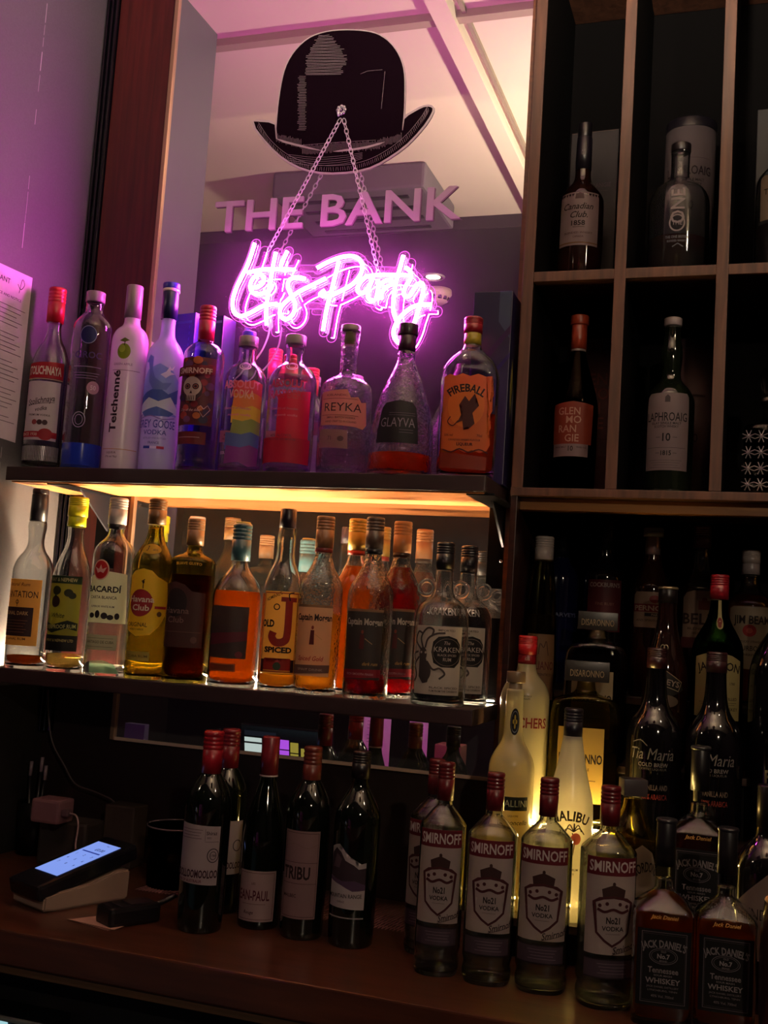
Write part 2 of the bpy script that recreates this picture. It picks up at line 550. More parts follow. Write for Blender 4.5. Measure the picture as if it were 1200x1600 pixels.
# ------------------------------------------------------------------ room shell
FLOOR, CEIL = -1.45, 1.5
slab('floor', -4.2, 2.7, -3.7, 2.6, FLOOR-.1, FLOOR, pr('#2a1c16', .5))
ceilm = pr('#c8b8a4', .8, name='cream_ceiling_paint', noise=.06)
slab('ceiling', -4.2, 2.7, -3.7, 2.6, CEIL, CEIL+.1, ceilm)
slab('wall_back', -4.2, -.396, 1.935, 2.05, FLOOR, CEIL, pr('#140c0c', .6))
slab('wall_back', -.396, 2.7, 2.3, 2.4, FLOOR, CEIL, pr('#140c0c', .6))
slab('wall_left', -4.3, -4.2, -3.7, 2.6, FLOOR, CEIL, pr('#2c2226', .7))
slab('wall_right', 2.7, 2.8, -3.7, 2.6, FLOOR, CEIL, pr('#2c2226', .7))
slab('wall_front', -4.2, 2.7, -3.8, -3.7, FLOOR, CEIL, pr('#140a10', .7))
# coffered ceiling beams: two run along the bar, one from the bar out into the room
for i, (y0, y1) in enumerate(((1.395, 1.425),)):
    slab('trim_%d' % (i+1), -4.2, 2.7, y0, y1, CEIL-.02, CEIL, pr('#94806e', .8))
slab('trim_3', -.765, -.715, -3.7, 2.0, CEIL-.035, CEIL, ceilm)
slab('trim_4', -.70, -.69, -3.7, 2.0, CEIL-.012, CEIL, pr('#80705f', .8))
slab('trim_5', -4.2, 2.7, -3.7, .12, CEIL-.05, CEIL-.001, pr('#20141a', .8, name='unlit_far_ceiling'))  # shade of the far ceiling put into a dark colour
# wing wall at the left end of the back bar, grey laminate with a pale worn seam
slab('wall_wing', -1.40, -1.355, 1.445, 1.935, -.165, CEIL, LAMINATE)
slab('wall_wing', -1.40, -1.355, 1.76, 1.935, -.49, -.1652, pr('#120d10', .6))
bm = bmesh.new()
random.seed(3)
zz = -.1
while zz < 1.45:
    ln = random.uniform(.008, .05)
    if random.random() < .62:
        box(bm, -1.3552, -1.3548, 1.7105+random.uniform(-.0006, .0006), 1.7116+random.uniform(-.0004, .0004), zz, zz+ln)
    zz += ln+random.uniform(.001, .012)
link('trim_6', bm, pr('#a8a0a4', .6), smooth=False)['kind'] = 'structure'
for i in range(3):
    slab('trim_%d' % (7+i), -1.353+i*.008, -1.3475+i*.008, 1.905+i*.004, 1.93, -.26, CEIL, pr('#15131c', .18, .5, coat=.5), bevel=.0015)
slab('trim_10', -1.329, -1.19, 1.922, 1.935, -.15, CEIL, MAHOG)
slab('trim_14', -1.329, -1.19, 1.924, 1.935, -.262, -.1502, pr('#1c0c0e', .5))
slab('trim_11', -1.19, -1.182, 1.914, 1.935, -.262, CEIL, pr('#c09a80', .3, .7))
slab('trim_12', -1.355, -.396, 1.925, 1.935, -.49, -.262, pr('#1c0c0c', .5))

# mirror
mr = thing('wall_mirror', 'tall mirror behind the shelves with a hat and lettering decal on it', 'mirror', (-.80, 1.925, .5))
bmx = bmesh.new(); box(bmx, -.382, .384, -.005, 0.009, -.757, 1.0)
link('mirror_glass', bmx, MIRROR, mr, smooth=False)
bmx = bmesh.new(); box(bmx, -.382, .384, -.009, .006, -.763, -.757, .001)
link('bottom_bead', bmx, pr('#d8b8a8', .5, .2), mr, smooth=False)
# printed decal: hat + THE BANK, one vinyl print on the glass
HATK = pr('#12040f', .8, spec=.05, name='black_vinyl'); HATW = pr('#9a8a94', .5, name='grey_vinyl'); HATE = pr('#b8a8ae', .5, name='pale_vinyl_edge')
PL = 1.9185
def P2(x, y): p = at(x, y, PL); return (p.x, -p.z)
def z3(X, Y): return (380+X/3.75, 30+Y/3.75)       # zoomed measurement of the hat
crown = [z3(*p) for p in ((195, 640), (205, 520), (225, 380), (255, 270), (310, 180), (390, 110), (490, 75), (600, 65), (720, 72), (800, 95), (870, 150), (920, 230), (942, 320), (945, 430), (940, 560), (930, 650))]
brim = [z3(*p) for p in ((62, 600), (110, 602), (185, 618), (192, 700), (300, 740), (480, 775), (640, 770), (800, 735), (935, 650), (945, 585), (1000, 545), (1060, 515), (1100, 515), (1108, 540), (1060, 620), (960, 730), (850, 810), (740, 868), (600, 895), (450, 895), (330, 865), (220, 800), (130, 710), (75, 640))]
def grow(pts, d):
    cx = sum(p[0] for p in pts)/len(pts); cy = sum(p[1] for p in pts)/len(pts)
    out = []
    n = len(pts)
    ar = sum(pts[i][0]*pts[(i+1) % n][1]-pts[(i+1) % n][0]*pts[i][1] for i in range(n))
    sg = 1 if ar > 0 else -1
    for i in range(n):
        ax, ay = pts[i-1]; bx_, by_ = pts[(i+1) % n]
        dx, dy = bx_-ax, by_-ay; l = math.hypot(dx, dy) or 1
        out.append((pts[i][0]+dy/l*d*sg, pts[i][1]-dx/l*d*sg))
    return out
def sp(pts, n=5): return [tuple(p[:2]) for p in smoothpts([(a, b, 0) for a, b in pts], n)]
items = [('p', grow(sp(brim, 2), 3.2), HATE), ('p', grow(sp(crown, 3), 1.8), HATE), ('p', sp(brim, 2), HATK), ('p', sp(crown, 3)+[z3(930, 700), z3(500, 780), z3(200, 700)], HATK)]
random.seed(5)
for i in range(26):     # engraved highlight on the crown
    yy = 95+i*9.2; k = i/26
    xa = 440-70*min(1, k*1.8)+random.uniform(-8, 8); xb = 500+110*math.sin(min(1, k*1.5)*PI*.55)-30*k*k+random.uniform(-16, 12)
    items.append(('l', [z3(xa, yy), z3((xa+xb)/2, yy+2-2*(i % 2)), z3(xb, yy-3)], .55, HATW))
for i in range(34):
    yy = 335+i*9.5; items.append(('l', [z3(325+random.uniform(-8, 6), yy), z3(372+random.uniform(-10, 0), yy+1)], .5, HATW))
for i in range(92):     # band hatching
    xx = 195+i*8.05; top = 672+60*math.sin((xx-195)/745*PI)*1.0
    if 345 < xx < 800: top = 742 - (xx-345)*.06
    items.append(('l', [z3(xx, top+random.uniform(-8, 6)), z3(xx+1, top+42+8*math.sin((xx-195)/745*PI)+random.uniform(-8, 8))], .42, HATW))
for i in range(5):
    items.append(('l', [z3(270, 795+i*11), z3(430, 812+i*12), z3(600, 800+i*12), z3(700, 785+i*8)], .4, HATW, 3))
bl = [(85, 640), (150, 735), (240, 815), (340, 865), (450, 890), (600, 888), (730, 860), (850, 800), (960, 715), (1050, 610), (1090, 545)]
items.append(('l', [z3(a*.985+8, b-32) for a, b in bl], .5, HATW, 4))
for i, p in enumerate(sp(bl, 11)):
    a, b = p; items.append(('l', [z3(a, b), z3(a*.985+8+random.uniform(-3, 3), b-22)], .42, HATW))
for a, b in (((690, 325), (730, 308)), ((730, 308), (818, 300)), ((833, 310), (812, 530)), ((345, 742), (560, 725)), ((560, 725), (780, 712))):
    items.append(('l', [z3(*a), z3(*b)], .4, HATW))
def tfP(a, b): return P2(a, b)
def pmap(u, v, layer): return Vector((u, PL-.0002-layer*.00001, -v))
bmx, ms = print_mesh(items, tfP, pmap, step=.5)
hat = link('hat_decal', bmx, ms, None, smooth=False)
hat.parent = mr; hat.matrix_parent_inverse = Matrix.Translation(mr.location).inverted()
# lettering THE BANK over a darker offset copy painted as its reflection
BANKM = pr('#aa9aa6', .5, name='frosted_vinyl_letters')
bmx = bmesh.new(); its = []
for ch, cx in (('T', 363), ('H', 400.5), ('E', 437), ('B', 526), ('A', 573), ('N', 637), ('K', 696)):
    pass
wl = at(333, 342, PL); wr = at(723, 321, PL)
its = [('t', 'THE BANK', (wl.x+wr.x)/2, -(.804), .0640, BANKM, {'b': .015, 'w': wr.x-wl.x-.006})]
its_mirrored = [('t', 'THE BANK', (wl.x+wr.x)/2+.0022, -(.802), .0640, pr('#7c6076', .6), {'b': .015, 'w': wr.x-wl.x-.006})]
bmx, ms = print_mesh(its_mirrored+its, lambda a, b: (a, b), lambda u, v, l: Vector((u, PL-.0003-l*.0004, -v)), step=.5)
o = link('lettering', bmx, ms, None, smooth=False); o.parent = mr; o.matrix_parent_inverse = Matrix.Translation(mr.location).inverted()

# ------------------------------------------------------------------ shelves and brackets
def shelf(nm, label, zt, under):
    s = thing(nm, label, 'shelf', (-.88, 1.82, zt-.027))
    bmx = bmesh.new(); box(bmx, -.467, .469, -.094, .098, .001, .027, .0012); link('board', bmx, SHELFWOOD, s, smooth=False)
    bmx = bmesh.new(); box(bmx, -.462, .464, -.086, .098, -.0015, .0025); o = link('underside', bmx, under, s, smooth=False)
    bmx = bmesh.new(); box(bmx, -.467, .469, -.1, -.094, 0, .027, .002); link('front_edge', bmx, SHELFWOOD, s, smooth=False)
    return s
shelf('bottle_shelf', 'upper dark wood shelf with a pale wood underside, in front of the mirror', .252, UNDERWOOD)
shelf('bottle_shelf', 'lower dark wood shelf in front of the mirror, holding the rum bottles', -.127, DARKWOOD)
def bracket(x, label, zt, up=False):
    b_ = thing('shelf_bracket', label, 'bracket', (x, 1.918, zt))
    sgn = 1 if up else -1
    bmx = bmesh.new(); box(bmx, -.026, .022, -.004, 0, min(0, sgn*.15), max(0, sgn*.15), .001); link('wall_plate', bmx, BLACKMETAL, b_, smooth=False)
    bmx = bmesh.new()
    if not up:
        box(bmx, -.026, .022, -.18, 0, -.004, -.0002, .0008)
    else: box(bmx, -.026, .022, -.012, 0, .0004, .003, .0005)
    link('shelf_plate', bmx, BLACKMETAL, b_, smooth=False)
    if not up:
        bmx = bmesh.new()
        vs = [bmx.verts.new((.0, y, z)) for y, z in ((-.004, -.004), (-.11, -.004), (-.004, -.075))]
        vt = [bmx.verts.new((.004, y, z)) for y, z in ((-.004, -.004), (-.11, -.004), (-.004, -.075))]
        bmx.faces.new(vs); bmx.faces.new(vt[::-1])
        for i in range(3): bmx.faces.new((vs[i], vt[i], vt[(i+1) % 3], vs[(i+1) % 3]))
        link('gusset', bmx, pr('#3a3a44', .3, .7), b_, smooth=False)
    for k in (.03, .10):
        bmx = bmesh.new(); bmesh.ops.create_uvsphere(bmx, u_segments=10, v_segments=6, radius=.003)
        for v in bmx.verts: v.co = Vector((v.co.x, v.co.y*.5-.005, v.co.z+sgn*k))
        link('screw', bmx, pr('#c0c0c8', .25, 1), b_)
    return b_
bracket(-.421, 'black metal bracket under the right end of the upper shelf', .2250)
bracket(-1.24, 'black metal bracket under the left end of the upper shelf', .2250)
bracket(-.413, 'black metal plate standing on the right end of the lower shelf', -.127+.0004, True)
# LED strip along the back of the lower shelf
led = thing('light_strip', 'warm LED strip along the back of the lower shelf behind the rum bottles', 'light strip', (-.86, 1.9155, -.1265))
bmx = bmesh.new(); box(bmx, -.45, .44, -.0025, .0025, .0003, .0028); box(bmx, -.45, .44, .0026, .0034, .0003, .0056); link('channel', bmx, pr('#d0d0d0', .4, .5), led, smooth=False)
bmx = bmesh.new(); box(bmx, -.45, .44, -.0022, .0022, .0029, .0045); link('diffuser', bmx, emit('warm_led', 'ffdeb0', 2500), led, smooth=False)

# ------------------------------------------------------------------ counter
ct = thing('back_bar_counter', 'dark wood back bar counter the wine and vodka bottles stand on', 'counter', (0, 1.6, -.49))
bmx = bmesh.new(); box(bmx, -1.9, 1.2, -.175, .325, -.05, 0, .003); link('worktop', bmx, COUNTER, ct, smooth=False)
bmx = bmesh.new(); box(bmx, -1.9, 1.2, -.168, .325, -.064, -.0505, .001); link('edge_strip', bmx, wood('pale_edge_wood', '4a3420', '5c4028', .6), ct, smooth=False)
bmx = bmesh.new(); box(bmx, -1.9, 1.2, -.10, .32, -.955, -.0645, .001); link('front_panel', bmx, pr('#0b0a0e', .6), ct, smooth=False)
fr = thing('bottle_cooler', 'under-counter cooler with a lit pale blue window at the bottom left corner', 'fridge', (-1.45, 1.42, -1.445))
bmx = bmesh.new(); box(bmx, -.45, .50, .0, .07, 0, .832, .003); link('body', bmx, pr('#101014', .35, .5), fr, smooth=False)
bmx = bmesh.new(); box(bmx, -.45, .50, -.008, .001, .832, .8365, .001); link('top_trim', bmx, pr('#8c9494', .35, .7), fr, smooth=False)
bmx = bmesh.new(); box(bmx, -.43, .44, -.006, -.0004, .1, .829, .001); link('lit_window', bmx, emit('cool_fridge_light', 'a8d8e0', .9), fr, smooth=False)
# small lace/mesh mat against the wall
bmx = bmesh.new()
for i in range(110):
    x0 = -1.0+i*.0065
    tube(bmx, [(x0, 1.735, -.4893), (x0+.02, 1.89, -.4893)], .0006, 4); tube(bmx, [(x0+.02, 1.735, -.4889), (x0, 1.89, -.4889)], .0006, 4)
tag(link('bar_mat', bmx, pr('#7a4c50', .7)), 'pinkish open mesh mat on the counter behind the wine bottles', 'mat')

# ------------------------------------------------------------------ right hand cabinet
cb = thing('back_bar_cabinet', 'tall dark wood cabinet with cubbies and stepped shelves at the right', 'cabinet', (0, 1.85, 0))
def cpart(nm, x0, x1, y0, y1, z0, z1, m, bv=.001):
    bmx = bmesh.new(); box(bmx, x0, x1, y0-1.85, y1-1.85, z0, z1, bv); return link(nm, bmx, m, cb, smooth=False)
cpart('upright', -.3955, -.376, 1.856, 2.28, .251, CEIL-.001, INNER)
cpart('edge_band', -.3955, -.376, 1.85, 1.856, .251, CEIL-.001, OAK)
cpart('upright', -.3955, -.384, 1.85, 2.28, -.489, .2365, DARKWOOD)
for x in (-.235, -.066, .11):
    cpart('upright', x, x+.0195, 1.856, 2.15, .2515, CEIL-.001, INNER)
    cpart('edge_band', x, x+.0195, 1.85, 1.856, .2515, CEIL-.001, OAK)
cpart('cubby_shelf', -.376, 1.2, 1.858, 2.15, .619, .637, wood('cubby_shelf_wood', '30180f', '4a2a1a', .5))
cpart('edge_band', -.376, 1.2, 1.852, 1.858, .619, .637, OAK)
cpart('cubby_shelf', -.396, 1.2, 1.846, 2.28, .2365, .2505, OAK)
cpart('cubby_shelf', -.376, 1.2, 1.852, 2.15, 1.02+.25, 1.02+.268, OAK)
cpart('light_pelmet', -.384, 1.2, 1.875, 1.90, .215, .236, wood('amber_lit_pelmet', '7a4a20', 'a06a30', .5))  # amber light on the moulding is put into its wood colour
cpart('back_panel', -.376, 1.2, 2.151, 2.17, .251, CEIL-.001, INNER, 0)
cpart('back_panel', -.383, 1.2, 2.20, 2.215, -.489, .236, INNER, 0)
for z_, y_ in ((-.43, 1.69), (-.31, 1.80), (-.21, 1.885), (-.10, 1.985)):
    cpart('step', -.383 if z_ > -.42 else -.383, 1.2, y_, 2.199, z_-.012, z_, wood('step_wood', '1e1210', '38221a', .4))
for y0, z0, z1 in ((1.70, -.489, -.4425), (1.81, -.4295, -.3225), (1.895, -.3095, -.2225), (1.995, -.2095, -.1125)):
    cpart('riser', -.383, 1.2, y0, y0+.01, z0, z1, INNER, 0)
wp = slab('trim_13', -.4145, -.397, 1.905, 1.935, -.262, CEIL, wood('side_strip', '4a2614', '6a3a20', .4))
# LED behind the cream bottles
l2 = thing('light_strip', 'short warm LED strip low on the step behind the coconut liqueur bottle', 'light strip', (-.285, 1.797, -.4285))
bmx = bmesh.new(); box(bmx, -.075, .09, -.003, .0025, 0, .002); link('channel', bmx, pr('#d0d0d0', .4, .5), l2, smooth=False)
bmx = bmesh.new(); box(bmx, -.075, .09, -.0025, .0022, .0021, .005); link('diffuser', bmx, emit('yellow_led', 'ffd478', 420), l2, smooth=False)
l4 = thing('light_strip', 'short warm LED strip on the second step edge, above the coconut liqueur bottle', 'light strip', (-.27, 1.806, -.3095))
bmx = bmesh.new(); box(bmx, -.075, .085, -.003, .0025, 0, .0015); link('channel', bmx, pr('#d0d0d0', .4, .5), l4, smooth=False)
bmx = bmesh.new(); box(bmx, -.075, .085, -.0025, .002, .0016, .0045); link('diffuser', bmx, emit('yellow_led_step', 'ffd478', 420), l4, smooth=False)
l3 = thing('light_strip', 'small warm LED strip under the cubby shelf at the far right', 'light strip', (.5, 1.93, .226))
bmx = bmesh.new(); box(bmx, -.25, .25, -.004, .004, 0, .008); link('diffuser', bmx, emit('amber_led', 'ffa850', 3), l3, smooth=False)

# ------------------------------------------------------------------ neon sign
def q1(X, Y): return (350+X/6.667, 360+Y/6.667)
def q2(X, Y): return (480+X/5.4545, 370+Y/5.4545)
S1 = [
 [(320, 135), (285, 250), (240, 370), (180, 490), (125, 610), (90, 740), (105, 850), (180, 893), (290, 850), (400, 790), (500, 770), (560, 775)],
 [(275, 600), (350, 590), (410, 540), (410, 480), (350, 465), (290, 520), (275, 600), (310, 655), (390, 660), (470, 630), (510, 560)],
 [(540, 230), (510, 380), (480, 560), (450, 730), (440, 880), (445, 985)],
 [(245, 440), (420, 408), (600, 405), (740, 412)],
 [(660, 215), (620, 300), (590, 375)],
 [(845, 505), (770, 490), (690, 510), (665, 580), (700, 670), (740, 770), (720, 870), (650, 925), (590, 890), (590, 810), (660, 730), (780, 640), (920, 570), (1060, 500)],
]
S2 = [
 [(270, 210), (240, 330), (205, 470), (170, 600), (148, 720), (135, 800)],
 [(85, 265), (190, 210), (310, 170), (410, 172), (465, 225), (460, 310), (390, 400), (280, 465), (180, 505), (110, 492), (150, 455)],
 [(510, 335), (450, 390), (430, 460), (475, 480), (535, 410), (560, 350), (525, 440), (520, 520), (560, 545)],
 [(600, 365), (605, 440), (585, 535)], [(600, 440), (650, 385), (730, 362)],
 [(635, 530), (640, 470), (690, 420), (740, 400)],
 [(500, 340), (640, 325), (860, 330)],
 [(820, 160), (790, 270), (755, 400), (738, 520), (735, 630), (765, 720), (790, 770)],
 [(840, 260), (880, 300), (880, 360), (835, 430), (825, 495), (870, 505), (930, 420), (975, 395), (990, 450), (965, 570), (930, 680), (910, 750), (880, 820), (840, 880), (785, 905), (745, 860), (740, 790), (790, 690), (880, 610), (960, 580), (1050, 577)],
]
NY = 1.894
strokes = [[q1(*p) for p in s] for s in S1]+[[q2(*p) for p in s] for s in S2]
sign = thing('neon_sign', 'pink lit neon script sign hung on two chains in front of the mirror', 'sign', at(530, 460, NY))
sinv = Vector(sign.location)
NBACK = pr('#c04ad0', .4, name='neon_flex_backing')
NEON = emit('pink_neon_tube', 'ff50e0', 235.0)
paths = []
for s in strokes:
    pts = [at(x, y, NY)-sinv for x, y in s]
    pp = smoothpts(pts, 6); paths.append(pp)
    bmx = bmesh.new(); tube(bmx, pp, .0037, 10)
    nt_ = link('neon_tube', bmx, NEON, sign)
    bmx = bmesh.new(); tube(bmx, [p+Vector((0, .0024, 0)) for p in pp], .0031, 8)
    link('tube_backing', bmx, NBACK, nt_)
# contour cut clear acrylic board: everything within 10 mm of a tube
import numpy as np
segs = []
for pp in paths:
    for a, b in zip(pp, pp[1:]): segs.append((a.x, a.z, b.x, b.z, .0105))
for (x0, y0), (x1, y1), rr in ((q1(780, 382), q1(960, 384), .006), (q1(850, 775), q1(1060, 780), .006), (q2(540, 270), q2(770, 278), .006)):
    a = at(x0, y0, NY)-sinv; b = at(x1, y1, NY)-sinv; segs.append((a.x, a.z, b.x, b.z, rr))
gx = np.arange(-.27, .27, .0015); gz = np.arange(-.16, .16, .0015)
XX, ZZ = np.meshgrid(gx, gz, indexing='ij'); D = np.full(XX.shape, 1.0)
for x0, y0, x1, y1, rr in segs:
    dx, dy = x1-x0, y1-y0; l2_ = dx*dx+dy*dy+1e-12
    tt = np.clip(((XX-x0)*dx+(ZZ-y0)*dy)/l2_, 0, 1)
    D = np.minimum(D, np.hypot(XX-x0-tt*dx, ZZ-y0-tt*dy)-rr)
edges = {}; pos = {}
def ip(i, j, k, l_):
    key = (i, j, k, l_)
    if key not in pos:
        a, b = D[i, j], D[k, l_]; f_ = a/(a-b)
        pos[key] = (gx[i]+(gx[k]-gx[i])*f_, gz[j]+(gz[l_]-gz[j])*f_)
    return key
nxt = {}
for i in range(len(gx)-1):
    for j in range(len(gz)-1):
        c = [D[i, j] < 0, D[i+1, j] < 0, D[i+1, j+1] < 0, D[i, j+1] < 0]
        if all(c) or not any(c): continue
        E_ = [(i, j, i+1, j), (i+1, j, i+1, j+1), (i, j+1, i+1, j+1), (i, j, i, j+1)]
        cr = [e for e, (a, b) in zip(E_, ((0, 1), (1, 2), (3, 2), (0, 3))) if c[a] != c[b]]
        for a, b in ([(cr[0], cr[1])] if len(cr) == 2 else [(cr[0], cr[3]), (cr[1], cr[2])]):
            ka, kb = ip(*a), ip(*b); nxt.setdefault(ka, []).append(kb); nxt.setdefault(kb, []).append(ka)
loops = []; seen = set()
for k0 in nxt:
    if k0 in seen: continue
    lp = [k0]; seen.add(k0); cur = k0
    while True:
        nn = [k for k in nxt[cur] if k not in seen]
        if not nn: break
        cur = nn[0]; seen.add(cur); lp.append(cur)
    if len(lp) > 24: loops.append([pos[k] for k in lp][::2])
cv = bpy.data.curves.new('board_curve', 'CURVE'); cv.dimensions = '2D'; cv.fill_mode = 'BOTH'; cv.extrude = .0022
for lp in loops:
    s_ = cv.splines.new('POLY'); s_.points.add(len(lp)-1); s_.use_cyclic_u = True
    for i, (x, y) in enumerate(lp): s_.points[i].co = (x, y, 0, 1)
oc = bpy.data.objects.new('board_curve', cv); COL.objects.link(oc); bpy.context.view_layer.update()
me = bpy.data.meshes.new_from_object(oc.evaluated_get(bpy.context.evaluated_depsgraph_get()))
bpy.data.objects.remove(oc); bpy.data.curves.remove(cv)
me.transform(Matrix.Rotation(PI/2, 4, 'X')); me.transform(Matrix.Translation((0, .0075, 0)))
ACR, t, out = nt('clear_acrylic')
tr = t.nodes.new('ShaderNodeBsdfTransparent'); tr.inputs[0].default_value = (.96, .93, .96, 1)
gs = t.nodes.new('ShaderNodeBsdfGlossy'); gs.inputs['Roughness'].default_value = .12
dfm = t.nodes.new('ShaderNodeBsdfDiffuse'); dfm.inputs[0].default_value = (.8, .8, .8, 1)
fr_ = t.nodes.new('ShaderNodeMixShader'); fr_.inputs[0].default_value = .06
t.links.new(tr.outputs[0], fr_.inputs[1]); t.links.new(gs.outputs[0], fr_.inputs[2])
f2 = t.nodes.new('ShaderNodeMixShader'); f2.inputs[0].default_value = .022
t.links.new(fr_.outputs[0], f2.inputs[1]); t.links.new(dfm.outputs[0], f2.inputs[2]); t.links.new(f2.outputs[0], out.inputs[0])
me.materials.clear(); me.materials.append(ACR)
ob = bpy.data.objects.new('acrylic_board', me); COL.objects.link(ob); ob.parent = sign
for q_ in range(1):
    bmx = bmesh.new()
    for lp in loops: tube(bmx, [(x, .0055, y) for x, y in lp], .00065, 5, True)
    link('board_edge', bmx, emit('acrylic_edge_glow', 'ff6ae8', 1.6), sign)  # rim emits by itself to imitate tube light piped to the edge
# purple LED backs that show at the tube ends, and the white lead
bmx = bmesh.new()
cab = [at(*p, 1.893)-sinv for p in ((423, 500), (418, 528), (404, 556), (380, 580), (356, 600), (345, 640), (344, 700))]
tube(bmx, smoothpts(cab, 5), .0018, 8); 
link('power_lead', bmx, pr('#e8e0e8', .5), sign)
# chains
CH = pr('#ece4ec', .3, .45)
def chain(label, a, b):
    a = at(*a, 1.902); b = at(*b, 1.899)
    root = thing('hanging_chain', label, 'chain', a)
    d = b-a; n = int(d.length/.0105); bmx = bmesh.new(); u = d.normalized()
    for i in range(n):
        c = u*(d.length*(i+.5)/n)
        side = Vector((0, 1, 0)) if i % 2 else u.cross(Vector((0, 1, 0))).normalized()
        if i % 2: side = (side+u.cross(Vector((0, 1, 0)))*.35).normalized()
        pts = []
        for k in range(14):
            an = 2*PI*k/14
            pts.append(c+u*(math.cos(an)*.0070)+side*(math.sin(an)*.0036))
        tube(bmx, pts, .0009, 6, True)
    link('chain_links', bmx, CH, root)
chain('steel chain from the hook down to the left part of the neon sign', (532, 186), (419, 392))
chain('steel chain from the hook down to the right part of the neon sign', (537, 186), (592, 430))
hk = thing('mirror_hook', 'clear and steel scalloped hook stuck on the mirror over the hat', 'hook', at(534, 173, 1.9175))
bmx = bmesh.new()
for k in range(8):
    a = 2*PI*k/8; r = bmesh.ops.create_uvsphere(bmx, u_segments=10, v_segments=6, radius=.0042)
    for v in r['verts']: v.co = Vector((v.co.x+.0075*math.cos(a), v.co.y*.6-.003, v.co.z+.0075*math.sin(a)))
link('scalloped_plate', bmx, pr('#d8d8e0', .15, .8), hk)
bmx = bmesh.new(); tube(bmx, smoothpts([(0, -.004, 0), (0, -.012, -.003), (0, -.018, -.013), (0, -.014, -.018)], 4), .0022, 8); link('hook_arm', bmx, CH, hk)

# ------------------------------------------------------------------ room behind the camera, seen in the mirror
bar = thing('bar_counter', 'dark front bar counter reflected in the mirror', 'counter', (-1, .55, FLOOR))
bmx = bmesh.new(); box(bmx, -3, 2.2, -.2, .3, .93, .975, .004); link('bar_top', bmx, COUNTER, bar, smooth=False)
bmx = bmesh.new(); box(bmx, -3, 2.2, -.16, .26, .001, .929, .002); link('bar_front', bmx, DARKWOOD, bar, smooth=False)
pos_ = thing('till_terminal', 'till with a lit screen of white, purple and yellow keys, reflected in the lower mirror', 'till', (-1.36, .6, -.474))
bmx = bmesh.new(); box(bmx, -.06, .06, -.05, .04, 0, .012, .003); box(bmx, -.015, .015, -.04, -.02, .01, .06); link('stand', bmx, BLACKMETAL, pos_, smooth=False)
ZT = Matrix.Rotation(math.radians(-12), 4, 'X')
bmx = bmesh.new(); box(bmx, -.165, .15, -.02, 0, .015, .13, .003); bmx.transform(ZT); link('screen_housing', bmx, pr('#101014', .3), pos_, smooth=False)
bmx = bmesh.new(); mats = [emit('screen_white', 'cfe0d8', .9), emit('screen_purple', 'b050e0', 1.1), emit('screen_yellow', 'b0a040', .75), emit('screen_grey', '303440', .3)]
def key(x0, x1, z0, z1, mi):
    n0 = len(bmx.faces); box(bmx, x0, x1, .0005, .0015, z0, z1); bmx.faces.ensure_lookup_table()
    for f_ in bmx.faces[n0:]: f_.material_index = mi
key(-.15, -.09, .022, .07, 0); key(-.15, -.09, .076, .09, 0); key(-.15, -.04, .096, .112, 3)
key(-.08, -.04, .05, .085, 0); key(-.08, -.04, .022, .046, 3); key(-.028, .004, .022, .058, 1); key(-.028, .004, .062, .092, 1); key(.009, .036, .022, .05, 2); key(.009, .036, .054, .086, 2); key(.045, .10, .022, .07, 2); key(.105, .14, .022, .06, 3)
bmx.transform(ZT); link('lit_keys', bmx, mats, pos_, smooth=False)
for i, (x0, x1) in enumerate(((-1.125, -1.035), (-.975, -.915))):
    o = thing('menu_sheet', ('wider' if i == 0 else 'narrower')+' white printed sheet standing on the front bar, reflected in the lower mirror', 'paper', ((x0+x1)/2, .58, -.4745), 0)
    w_ = (x1-x0)/2
    bmx = bmesh.new(); box(bmx, -w_, w_, -.0006, .0006, 0, .19); link('sheet', bmx, pr('#e0d8dc', .7), o, smooth=False)
    bmx = bmesh.new()
    for k in range(16):
        if k % 4 == 3: continue
        box(bmx, -w_*.7, w_*(.1+.5*((k*37) % 10)/10), .0007, .0010, .17-k*.0105, .1712-k*.0105)
    link('printed_lines', bmx, pr('#4a4048', .7), o, smooth=False)
bm_ = boxobj('card_box', (-1.96, -1.885, .57, .6, -.4745, -.385), pr('#4c4c68', .6)); tag(bm_, 'small pale grey box on the front bar, reflected at the left of the lower mirror', 'box')
b_ = thing('napkin_box', 'brownish napkin box on the front bar, reflected near the right of the lower mirror', 'box', (-.82, .62, -.4745))
bmx = bmesh.new(); box(bmx, -.05, .03, -.04, .04, 0, .13, .004); link('box_body', bmx, pr('#7a4a40', .6), b_, smooth=False)
bmx = bmesh.new(); box(bmx, -.035, .015, -.0405, -.0402, .05, .10); link('slot', bmx, pr('#1c2850', .6), b_, smooth=False)
ac = thing('ceiling_cassette', 'grey ceiling air conditioner reflected behind the hat', 'air conditioner', (-1.30, .42, CEIL))
bmx = bmesh.new(); box(bmx, -.27, .27, -.19, .19, -.09, -.001, .01); link('casing', bmx, pr('#5c5058', .6), ac, smooth=False)
bmx = bmesh.new()
for k in range(4): box(bmx, -.2, .2, -.15+k*.09, -.13+k*.09, -.095, -.0905)
link('vent', bmx, pr('#201820', .6), ac, smooth=False)
dl = thing('downlight', 'small bright downlight reflected in the mirror right of the neon sign', 'ceiling light', (-1.28, -.38, CEIL-.05))
bmx = bmesh.new(); lathe(bmx, [(.045, -.006), (.05, 0), (.03, .0005)], 24, None, False, False); link('bezel', bmx, pr('#d0c8c0', .4, .5), dl)
bmx = bmesh.new(); lathe(bmx, [(.03, -.003), (.001, -.0031)], 20, None, True, True); link('bulb', bmx, emit('warm_bulb', 'ffe8c0', 14), dl)
sd = thing('smoke_detector', 'cream smoke detector under the downlight, reflected in the mirror', 'smoke detector', (-1.31, -.56, CEIL-.05))
